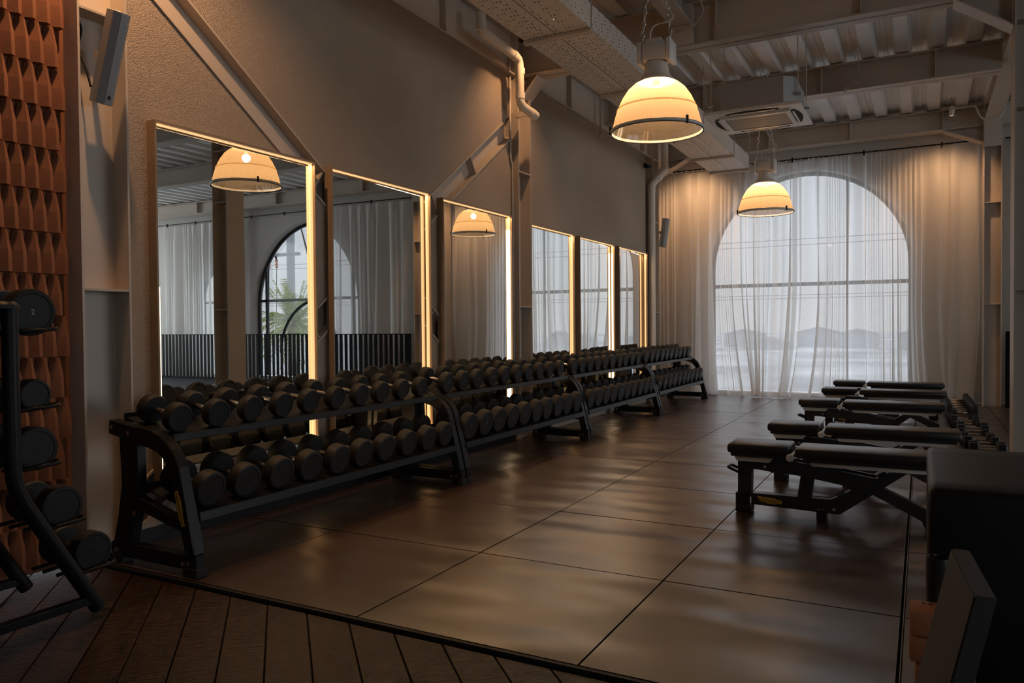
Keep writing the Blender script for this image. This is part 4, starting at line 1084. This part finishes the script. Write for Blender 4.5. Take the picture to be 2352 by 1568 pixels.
# ------------------------------------------------------------------ dumbbell tree at left
def tree_stand():
    t = thing('dumbbell_tree', 'black steel dumbbell tree stand in the left foreground', 'dumbbell stand', (-.25, -.85, 0))
    ox, oy = -.25, -.85
    for X in (-.52, .0):
        for s in (1, -1):
            pts = [(X-ox, s*.045, 1.295), (X-ox, s*.045, .66), (X-ox, s*.06, .57), (X-ox, s*.375, .03)]
            b = nb(); tube(b, bend_path(pts, .10, 8), .030, 16); f = obj('leg', b, 'black_metal', t, smooth=True, angle=R(60))
        obj('base_bar', bx(X-ox-.02, X-ox+.02, -.36, .36, .055, .09, bev=.004), 'black_metal', t)
        b = nb(); lathe(b, [(0, 1.315), (.06, 1.312), (.075, 1.30), (.075, 1.285), (0, 1.285)], 'z', 20, (X-ox, 0, 0)); obj('cap', b, 'black_metal', t)
    obj('top_bar', bx(-.52-ox, 0-ox, -.02, .02, 1.20, 1.24, bev=.004), 'black_metal', t)
    obj('lower_bar', bx(-.52-ox, 0-ox, -.40, -.36, .04, .075, bev=.004), 'black_metal', t)
    levels = [(1.275, .10, .094), (.945, .105, .064), (.730, .105, .088), (.478, .205, .086), (.258, .335, .084)]
    L2 = ['topmost', 'second from top', 'middle', 'fourth from top', 'lowest']
    nm = ['2', '3', '4', '5', '9']
    for k, (z, dy, r) in enumerate(levels):
        for s in (1, -1):
            yy = s*(dy+.04)
            # cradle: two wire hoops, one per head
            for X in (-.06, -.45 if False else -.235):
                zt = z-r*.72
                b = nb(); tube(b, bend_path([(X-ox-.022, s*.05 if dy < .2 else yy-s*.12, zt-.01), (X-ox-.022, yy+s*.085, zt), (X-ox+.03, yy+s*.10, zt+.004), (X-ox+.055, yy+s*.085, zt), (X-ox+.055, s*.05 if dy < .2 else yy-s*.12, zt-.01)], .03, 4), .008, 8); obj('cradle', b, 'black_metal', t, smooth=True)
            if s < 0 and k > 0: pass
            lab = 'black round dumbbell on the %s cradle of tree stand%s' % (L2[k], ', right side' if s > 0 else ', left side')
            o = make_dumbbell(r, .27, .07, nm[k], lab, 'dumbbells on the tree stand', 'ink' if k else 'light_ink')
            o.location = (-.172, oy+yy+.015*s, z)
tree_stand()

# ------------------------------------------------------------------ outside
def outside():
    o = struct('ground_outside', bx(-100, 140, -90, 400, -3.2, -3.0), 'ground_out')
    tag(o, kind='structure')
    # utility pole seen in the first mirror
    t = thing('utility_pole', 'grey utility pole with steel crossarm outside, seen in mirror', 'utility pole', (17.4, 20, -3))
    b = nb(); tube(b, [(0,0,0), (0,0,12)], .16, 14); obj('pole', b, 'concrete', t, smooth=True)
    t['label'] = 'tall grey concrete utility pole outside, seen in nearest mirror'
    t = thing('utility_pole', 'shorter utility post with steel crossarm and insulators, seen in mirror', 'utility pole', (15.05, 16, -3))
    b = nb(); tube(b, [(0,0,0), (0,0,6.9)], .12, 14); obj('pole', b, 'concrete', t, smooth=True)
    obj('crossarm', bx(-2.1, .2, -.22, -.13, 6.52, 6.62), 'concrete', t)
    for k in range(3):
        b = nb(); lathe(b, [(0, 0), (.03, .0), (.06, .04), (.03, .08), (.06, .12), (.03, .16), (.055, .25), (0, .27)], 'z', 10, (-.45-.34*k, -.2, 6.15)); obj('insulator', b, 'insulator', t)
        b = nb(); tube(b, [(-.45-.34*k, -.2, 6.42), (-.40-.34*k, -.2, 6.55)], .03, 6); obj('bracket', b, 'black_metal', t)
        b = nb(); tube(b, smooth_path([(-.45-.34*k, -.2, 6.15), (-.44-.34*k, -.2, 5.8), (-.2-.34*k, .0, 4.6), (.0-.34*k, 0, 2.5)]), .012, 5); obj('wire', b, 'black_rubber', t)
    for k, (z, y) in enumerate(((4.20, 30), (4.45, 30.2), (2.2, 34), (2.35, 34.2))):
        b = nb(); tube(b, [(-30+6*i, y, z+.0002*(6*i-36)**2+ i*.03) for i in range(16)], .014, 5)
        tag(obj('power_line', b, 'haze_wire', None), ('lowest', 'second lowest', 'second highest', 'highest')[k]+' faint overhead power line outside the arched window', 'power line', 'overhead power lines')
    # palm
    rnd = random.Random(4)
    t = thing('palm_tree', 'green palm tree outside the open arched window, seen in mirror', 'palm tree', (13.2, 15.8, -2.9))
    b = nb(); tube(b, [(0,0,0), (.05,0,2), (0,0,4.2)], [.22,.18,.2], 10); obj('trunk', b, 'bark', t)
    for k in range(84):
        a = rnd.uniform(0, 2*math.pi); el = rnd.uniform(-.5, 1.4); L = rnd.uniform(1.3, 2.1)
        b = nb(); mid = []
        for i in range(7):
            s = i/6; rr = L*s*math.cos(el)*(1-.15*s); zz = 4.2+L*s*math.sin(el)-.75*s*s*(1.1-el*.4)
            mid.append(Vector((rr*math.cos(a), rr*math.sin(a), zz)))
        side = Vector((-math.sin(a), math.cos(a), 0))
        for i in range(1, 7):
            for q in range(3):
                p = mid[i-1].lerp(mid[i], q/3); dv = (mid[i]-mid[i-1]).normalized()
                for s in (-1, 1):
                    w_ = .34*(1-.55*abs(i/6-.45)); tip = p+side*s*w_*.7+dv*w_*.8+Vector((0,0,-.14))
                    v = [b.verts.new(x) for x in (p, p+dv*.035, tip)]; b.faces.new(v)
        tube(b, mid, .008, 4)
        obj('frond', b, 'palm_leaf', t)
    # bare tree
    t = thing('bare_tree', 'bare branching tree outside the arched window, seen in mirror', 'tree', (14.9, 18.5, -3))
    b = nb()
    def br(p, d, L, r, n):
        e = p+d*L; tube(b, [p, p.lerp(e, .5)+Vector((rnd.uniform(-.05,.05)*L, 0, rnd.uniform(-.05,.05)*L)), e], [r, r*.8, r*.6], 5, cap=False)
        if n == 0: return
        for k in range(3):
            nd = (d+Vector((rnd.uniform(-.8,.8), rnd.uniform(-.5,.5), rnd.uniform(-.3,.55)))).normalized(); br(e, nd, L*rnd.uniform(.3,.5) if n == 6 else L*rnd.uniform(.6,.82), r*.62, n-1)
    br(Vector((0,0,0)), Vector((-.05,0,1)), 5.6, .07, 6)
    obj('branches', b, 'bark', t)
    # hazy city far away
    for k in range(18):
        x = -50+k*7.5+rnd.uniform(-2, 2); w_ = rnd.uniform(4, 8); h = rnd.uniform(1.2, 2.8); y = rnd.uniform(120, 150)
        t = thing('distant_house', 'pale distant building on the hazy horizon outside the arched windows', 'building', (x, y, -3), 0, 'distant buildings')
        obj('walls', bx(-w_/2, w_/2, -1.5, 1.5, 0, h), 'city', t)
        prism_b = nb(); prism(prism_b, [(-w_/2-.1, h), (w_/2+.1, h), (0, h+.9)], 'y', -1.6, 1.6); obj('roof', prism_b, 'city_roof', t)
outside()
